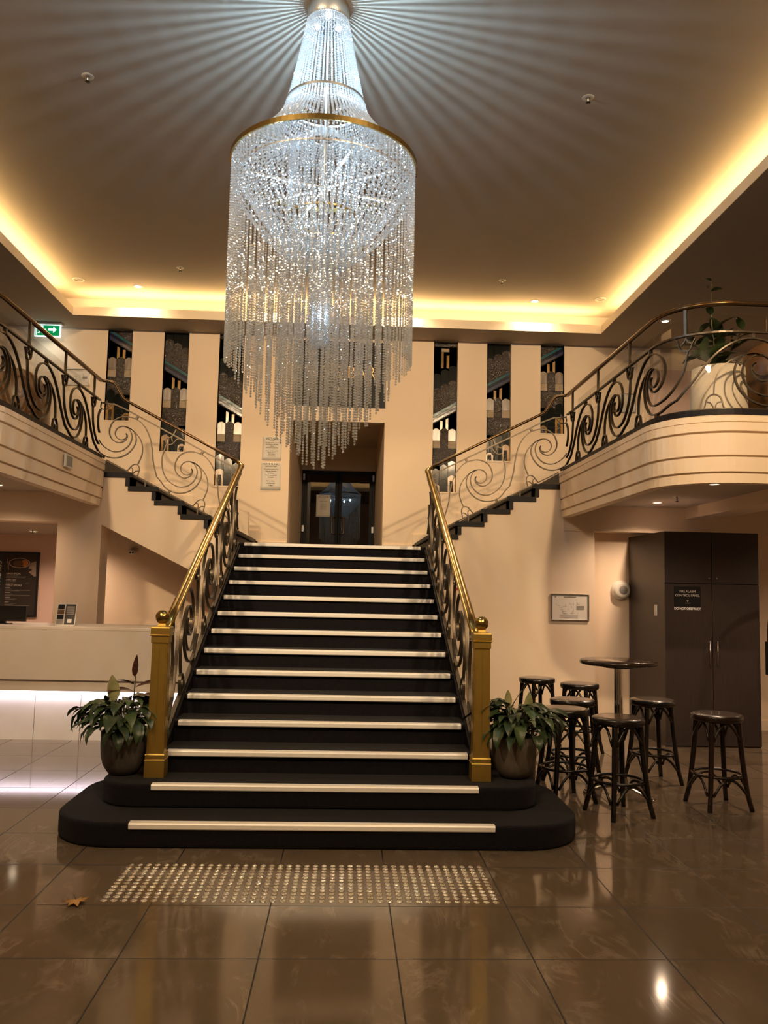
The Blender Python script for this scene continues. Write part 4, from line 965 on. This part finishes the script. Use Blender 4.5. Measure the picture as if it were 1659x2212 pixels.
# ------------------------------------------------------------ bar stools
def make_stool(label,wood,loc,rz,sheen=True):
    t=thing('bar_stool',label,'bar stool',loc,rz,'bentwood bar stools around the high table')
    H=.70; R1=.165; R2=.245
    MB().lathe([(.15,H-.055),(.182,H-.055),(.190,H-.045),(.190,H-.012),(.184,H-.006),(.150,H-.006)],48,cap=False).build('seat_ring',wood,t)
    MB().lathe([(.0002,H),(.10,H),(.165,H-.001),(.176,H-.006),(.178,H-.014),(.0002,H-.014)],48,cap=False).build('seat',M['seat'],t)
    rad=lambda z:R1+(R2-R1)*((H-z)/H)**1.0
    for k in range(4):
        a=k*PI/2+PI/4; ca,sa=math.cos(a),math.sin(a)
        pts=[]
        for i in range(13):
            z=(H-.02)*(1-i/12); r=rad(z)-.012+.010*math.sin(PI*i/12)*-1+(.012 if i>10 else 0)*(i-10)/2
            pts.append((ca*r,sa*r,z))
        MB().tube(pts,[.0215-.0003*i for i in range(13)],10).build('leg',wood,t)
    # foot ring
    zr=.245; rr=rad(zr)-.035
    MB().tube([(rr*math.cos(2*PI*i/40),rr*math.sin(2*PI*i/40),zr) for i in range(40)],.013,8,closed=True,up=(0,0,1),flat=.9).build('foot_ring',wood,t)
    # bent braces under the seat and under the foot ring
    def brace(z0,dz,name,rin):
        for k in range(4):
            a0=k*PI/2+PI/4; a1=a0+PI/2
            pts=[]
            n=14
            for i in range(n+1):
                u=i/n; a=a0+.10+(a1-a0-.20)*u; e=abs(2*u-1)**2.6; z=z0-dz*e
                # bow along the chord between the legs
                chord=math.cos(PI/4-.10)/max(.72,math.cos((u-.5)*(PI/2-.2)))
                r=(rad(z)-.012)*chord
                pts.append((r*math.cos(a),r*math.sin(a),z))
            MB().tube(pts,.0100,8).build(name,wood,t)
    brace(H-.068,.125,'seat_brace',.1); brace(zr-.020,.115,'foot_brace',.1)
    return t
st0=make_stool('dark bar stool standing in front of the table column, nearest the camera',M['blackwood'],(2.190,6.135,0),.32)
dup(st0,(2.845,7.20,0),.15,'black bar stool just left of the dark cabinet, right of the table column')
dup(st0,(1.905,6.56,0),.22,'black bar stool partly behind the right potted plant')
dup(st0,(2.120,7.12,0),.55,'black bar stool left of the table, behind the one beside the plant')
dup(st0,(2.536,8.36,0),.9,'bar stool at the back left of the table, its seat seen left of the column')
dup(st0,(2.215,8.84,0),.35,'bar stool against the cream wall, furthest back above the plant')
make_stool('reddish brown bar stool standing alone in front of the dark cabinet',M['darkwood2'],(3.045,6.385,0),.12)
# ------------------------------------------------------------ luggage cart at the right edge
t=thing('luggage_cart','curved dark tube luggage cart at the right edge behind the cabinet corner','luggage cart',(5.13,8.2,0))
for y in (-.28,.28):
    pts=[(-.56,y,.22),(-.57,y,1.0),(-.56,y,1.35),(-.47,y,1.62),(-.28,y,1.80),(0,y,1.86),(.28,y,1.80),(.47,y,1.62),(.56,y,1.35),(.57,y,1.0),(.56,y,.22)]
    MB().tube(smooth2(pts,3),.019,10).build('tube_arch',M['bronze'] if y<0 else M['bronze'],t)
bevel(MB().box(-.60,.60,-.30,.30,.17,.22).build('platform',M['darksteel'],t),.02)
for x in (-.5,.5):
    for y in (-.22,.22): MB().tube([(x,y-.02,.075),(x,y+.02,.075)],.075,20).box(x-.02,x+.02,y-.03,y+.03,.12,.17).build('wheel',M['darksteel'],t)
MB().box(-.605,-.535,-.30,.30,.80,1.14).build('cover_sleeve',M['black'],t)
# ------------------------------------------------------------ planters
def leafblade(mb,p,az,L,w,el,droop,fold=.25,mi=0,n=8,twist=0,wav=.0,kind=0):
    """curved, folded leaf starting at p"""
    p=Vector(p); vs=[];d=L/n
    e=el; c=p.copy(); hz=Vector((math.cos(az),math.sin(az),0)); side=Vector((-math.sin(az),math.cos(az),0))
    for i in range(n+1):
        u=i/n
        wd=w*(math.sin(PI*min(1,u**.75))**(.75 if kind else .9))*(1-.15*u)+.0008
        t=hz*math.cos(e)+Vector((0,0,math.sin(e))); nrm=side.cross(t).normalized()*-1
        s2=(side*math.cos(twist*u)+nrm*math.sin(twist*u)); n2=s2.cross(t)
        lift=fold*wd+wav*math.sin(i*2.3)*wd
        vs+=[c+s2*wd*.5+n2*-lift*.5,c+s2*wd*.25-n2*lift*.18,c,c-s2*wd*.25-n2*lift*.18,c-s2*wd*.5-n2*lift*.5]
        c=c+t*d; e-=droop/n
    fs=[(5*i+k,5*i+k+1,5*i+k+6,5*i+k+5) for i in range(n) for k in range(4)]
    mb.add(vs,fs,mi,True); return c
def petiole(mb,p0,p1,r=.003,bow=.02):
    p0,p1=Vector(p0),Vector(p1); m=(p0+p1)/2+Vector((0,0,bow)); mb.tube([p0,p0.lerp(m,.6),m.lerp(p1,.5),p1],[r,r,r*.8,r*.6],5)
def lily_plant(lab,loc,potm,seed,side,lm):
    rnd=random.Random(seed)
    t=thing('potted_plant',lab,'potted plant',loc)
    s=1.0
    MB().lathe([(.0002,0),(.075,.0),(.105,.018),(.135,.065),(.150,.12),(.156,.18),(.157,.288),(.150,.290),(.147,.27),(.0002,.262)],40,cap=False).build('pot',potm,t)
    MB().lathe([(.0002,.268),(.146,.266)],28,cap=False).build('soil',M['soil'],t)
    st=MB(); lv=MB()
    for k in range(125):
        az=rnd.uniform(0,2*PI); rr=rnd.uniform(.05,.24)*(1.1 if k%3 else .7)
        if math.cos(az)*side<0: rr*=.80
        zt=.30+rnd.uniform(.02,.25)*(1-.5*rr/.26)
        b=(.07*math.cos(az)*rnd.random(),.07*math.sin(az)*rnd.random(),.265)
        tip=(rr*math.cos(az),rr*math.sin(az),zt)
        petiole(st,b,tip,.0026,.05)
        L=rnd.uniform(.12,.215); leafblade(lv,tip,az+rnd.uniform(-.5,.5),L,L*rnd.uniform(.36,.50),rnd.uniform(.1,.7),rnd.uniform(1.2,2.3),.30,0 if rnd.random()<.7 else 1,8,rnd.uniform(-.5,.5),.12)
    # long leaves hanging over the rim
    for k in range(9):
        az=(-PI/2)+rnd.uniform(-1.9,1.9); rr=.17; tip=(rr*math.cos(az),rr*math.sin(az),.33+rnd.uniform(0,.06)); petiole(st,(.05*math.cos(az),.05*math.sin(az),.265),tip,.0028,.08)
        L=rnd.uniform(.16,.22); leafblade(lv,tip,az,L,L*.38,-.1,1.7,.3,0,9,rnd.uniform(-.4,.4),.15)
    for az,L in (((PI if side<0 else 0)+.3,.25),((PI if side<0 else 0)-.25,.22),((PI if side<0 else 0)+.05,.20)):
        tip=(.20*math.cos(az),.20*math.sin(az),.44); petiole(st,(0,0,.265),tip,.003,.09); leafblade(lv,tip,az,L,L*.30,.15,2.2,.3,0,10,.5,.2)
    st.build('stems',M['stem'],t); lv.build('foliage',lm,t)
    return t
lp=lily_plant('grey round pot with drooping green leaves on the left end of the second step',(-1.335,5.90,.30),M['pot'],5,-1,[M['leaf'],M['leaf2']])
# rubber plant shoots of the left pot
def shoot(t,base,top,leaves):
    MB().tube([base,((base[0]+top[0])/2,(base[1]+top[1])/2,(base[2]+top[2])/2+.01),top],[.006,.005,.004],7).build('stem',M['stem'],t)
    for (p,az,L,w,el,dr,m,tw) in leaves:
        mb=MB(); leafblade(mb,p,az,L,w,el,dr,.22,0,9,tw,.03,1); o=mb.build('large_leaf',M[m],t)
        if m=='varleaf': o['label']='upright variegated cream and green leaf'
shoot(lp,(.04,0,.27),(.055,0,.66),[((.05,0,.655),-.6,.155,.062,1.45,-.1,'redleaf',.1),((.045,0,.60),-2.6,.13,.09,.5,.5,'redleaf',.2),((.055,0,.58),.3,.21,.055,.45,.6,'redleaf',.9),((.05,0,.55),PI+.2,.19,.055,.35,.7,'redleaf',-.8),((.06,0,.52),.0,.22,.06,.25,.8,'redleaf',.7),((.055,0,.50),-.9,.16,.07,.6,.9,'leaf',.2),((.06,0,.46),.2,.19,.07,.1,.6,'redleaf',.6)])
shoot(lp,(-.05,-.02,.27),(-.085,-.03,.50),[((-.085,-.03,.49),-1.57-.3,.185,.105,1.50,.12,'varleaf',.05),((-.085,-.03,.46),PI,.12,.07,-.1,1.0,'varleaf',.3),((-.08,-.02,.47),.2,.15,.06,.4,.8,'leaf',.3)])
rp=lily_plant('taupe round pot with mixed green leaves on the right end of the second step',(1.375,5.92,.30),M['potr'],9,1,[M['leaf'],M['leaf2']])
shoot(rp,(.0,0,.27),(-.045,0,.48),[((-.045,0,.48),-1.9,.13,.055,1.45,.1,'varleaf',.1),((-.03,0,.46),-.5,.17,.06,1.1,.1,'varleaf',.4),((-.08,0,.45),PI-.3,.14,.07,.9,.5,'varleaf',.2),((-.04,0,.42),-1.2,.11,.07,.1,.7,'redleaf',.2),((-.04,0,.40),PI,.15,.05,.2,.5,'redleaf',.5)])
shoot(rp,(.05,0,.27),(.10,0,.45),[((.10,0,.45),-1.2,.145,.075,1.45,-.1,'varleaf',-.1),((.09,0,.42),.1,.15,.06,.15,.9,'redleaf',.3),((.07,0,.42),PI,.13,.06,.6,.6,'leaf2',.2)])
# balcony plant in the cream pot
t=thing('balcony_plant','leafy plant in a tall cream pot behind the right balcony railing','potted plant',(3.30,6.82,UF-.01))
MB().lathe([(.0002,0),(.235,0),(.240,.02),(.215,.50),(.190,.50),(.185,.46),(.0002,.46)],40,cap=False).build('pot',M['cream'],t)
MB().lathe([(.0002,.465),(.186,.465)],24,cap=False).build('soil',M['soil'],t)
rnd=random.Random(4); st=MB(); lv=MB()
branches=[((0,0,.46),(-.06,-.02,.90),(-.05,0,1.28)),((.05,0,.46),(.12,-.02,.70),(.22,0,.86)),((-.05,0,.46),(-.12,0,.62),(-.20,.02,.74)),((0,.03,.46),(.03,.05,.65),(.05,.08,.82))]
for b in branches:
    st.tube(smooth2(b,4),[.010-.0008*i for i in range(9)],6)
    q=smooth2(b,6)
    for i in range(2,13):
        if b is branches[0] and 8<=i<=9: continue
        p=q[i]; az=i*2.4+rnd.uniform(-.4,.4); L=rnd.uniform(.16,.24) if p[2]<.95 else rnd.uniform(.11,.14)
        leafblade(lv,p,az,L,L*rnd.uniform(.42,.55),rnd.uniform(.0,.8),rnd.uniform(.3,.9),.2,0 if rnd.random()<.6 else 1,7,rnd.uniform(-.6,.6),.05,1)
st.build('stems',M['stem'],t); lv.build('foliage',[M['leaf'],M['leaf2']],t)
# ------------------------------------------------------------ armchairs upstairs
def armchair(lab,loc,rz,m,h):
    t=thing('armchair',lab,'armchair',loc,rz)
    mb=MB(); n=20; vs=[]
    for i in range(n+1):
        a=-PI*.08+ (PI*1.16)*i/n; c,s=math.cos(a),math.sin(a); top=h*(.62+.38*max(0,math.sin(a))**.6)
        for r,z in ((.36,.14),(.37,top-.03),(.35,top),(.30,top),(.28,top-.03),(.27,.14)): vs.append((r*c*.95,r*s,z))
    fs=[(i*6+k,(i+1)*6+k,(i+1)*6+(k+1)%6,i*6+(k+1)%6) for i in range(n) for k in range(6)]+[tuple(range(6)),tuple(range(n*6,n*6+6))[::-1]]
    mb.add(vs,fs,0,True); mb.build('curved_back',m,t)
    bevel(MB().box(-.27,.27,-.30,.25,.28,.43).build('seat',m,t),.03,3)
    for x in (-.24,.24):
        for y in (-.24,.22): MB().box(x-.02,x+.02,y-.02,y+.02,0,.28).build('leg',M['darksteel'],t)
armchair('brown leather tub chair with its rounded back turned, behind the left balcony railing',(-3.78,9.90,UF-.01),PI+.25,M['leather'],1.02)
armchair('dark red leather tub chair left of the brown one on the left balcony',(-4.75,9.55,UF-.01),PI-.2,M['leatherr'],.98)
armchair('brown leather tub chair at the right edge behind the right balcony railing',(4.25,7.75,UF-.01),PI-.3,M['leather'],.98)
# upstairs door
d2=D.objects.new('door_2',None); COL.objects.link(d2); d2.location=(4.98,BW,UF); d2['kind']='structure'
MB().box(-.50,.50,-.03,-.001,0,1.92).build('door_frame',M['wall'],d2); MB().box(-.44,.44,-.036,-.0301,0,1.86).build('door_leaf',M['wall_pink'],d2)
# wall decal
t=thing('wall_lettering','small dark three line lettering on the upstairs wall behind the glass','lettering',(4.62,BW,3.86))
for k,s in enumerate(('TOILETS','EXIT DOOR','PARKING')): text(s,.055,M['ink'],(0,-.003,.14-.07*k),t,bold=.001)
# ------------------------------------------------------------ tactile studs
t0=None
me_b=MB().lathe([(.0175,0),(.0172,.0022),(.0125,.0048),(.0118,.0050),(.0100,.0042),(.0085,.0056),(.0002,.0062)],20,cap=False).mesh('tactile_stud',M['stud'])
NXs,NYs=41,12; cnt=0; restmb=MB(); bv=[v.co.copy() for v in me_b.vertices]; bf=[tuple(p.vertices) for p in me_b.polygons]
for j in range(NYs):
    for i in range(NXs):
        x=-1.023+.04995*i; y=4.412+.0494*j
        if cnt<300:
            o=link('tactile_stud',me_b,None,(x,y,0)); tag(o,'small round steel stud on the floor tiles in front of the bottom step','floor stud','tactile studs in rows before the stairs'); cnt+=1
        else: restmb.add([v+Vector((x,y,0)) for v in bv],bf,0,True)
o=restmb.build('tactile_stud_field',M['stud']); tag(o,'back rows of small steel studs nearest the bottom step','floor studs','tactile studs in rows before the stairs','stuff')
# dry leaf
pts=[];
shape=[(0,.075),(.012,.045),(.045,.060),(.035,.030),(.080,.022),(.045,.000),(.060,-.035),(.022,-.025),(.005,-.070),(-.015,-.028),(-.050,-.045),(-.040,-.008),(-.085,.005),(-.040,.022),(-.050,.055),(-.012,.040)]
mb=MB(); vs=[(0,0,.022)]+[(x*.8,y*.8,.004+.016*((k*7)%5)/5+.02*abs(x)*6) for k,(x,y) in enumerate(shape)]
n=len(shape); mb.add(vs,[(0,1+k,1+(k+1)%n) for k in range(n)],0,True)
t=thing('dry_leaf','curled dry tan leaf lying on a tile joint at left','leaf',(-1.145,4.355,0),.4)
o=mb.build('blade',M['dry'],t); s=o.modifiers.new('s','SOLIDIFY'); s.thickness=.0012
MB().tube([(0,0,.020),(.0,.03,.024),(-.005,.06,.030)],.0016,6).build('stalk',M['stem'],t)
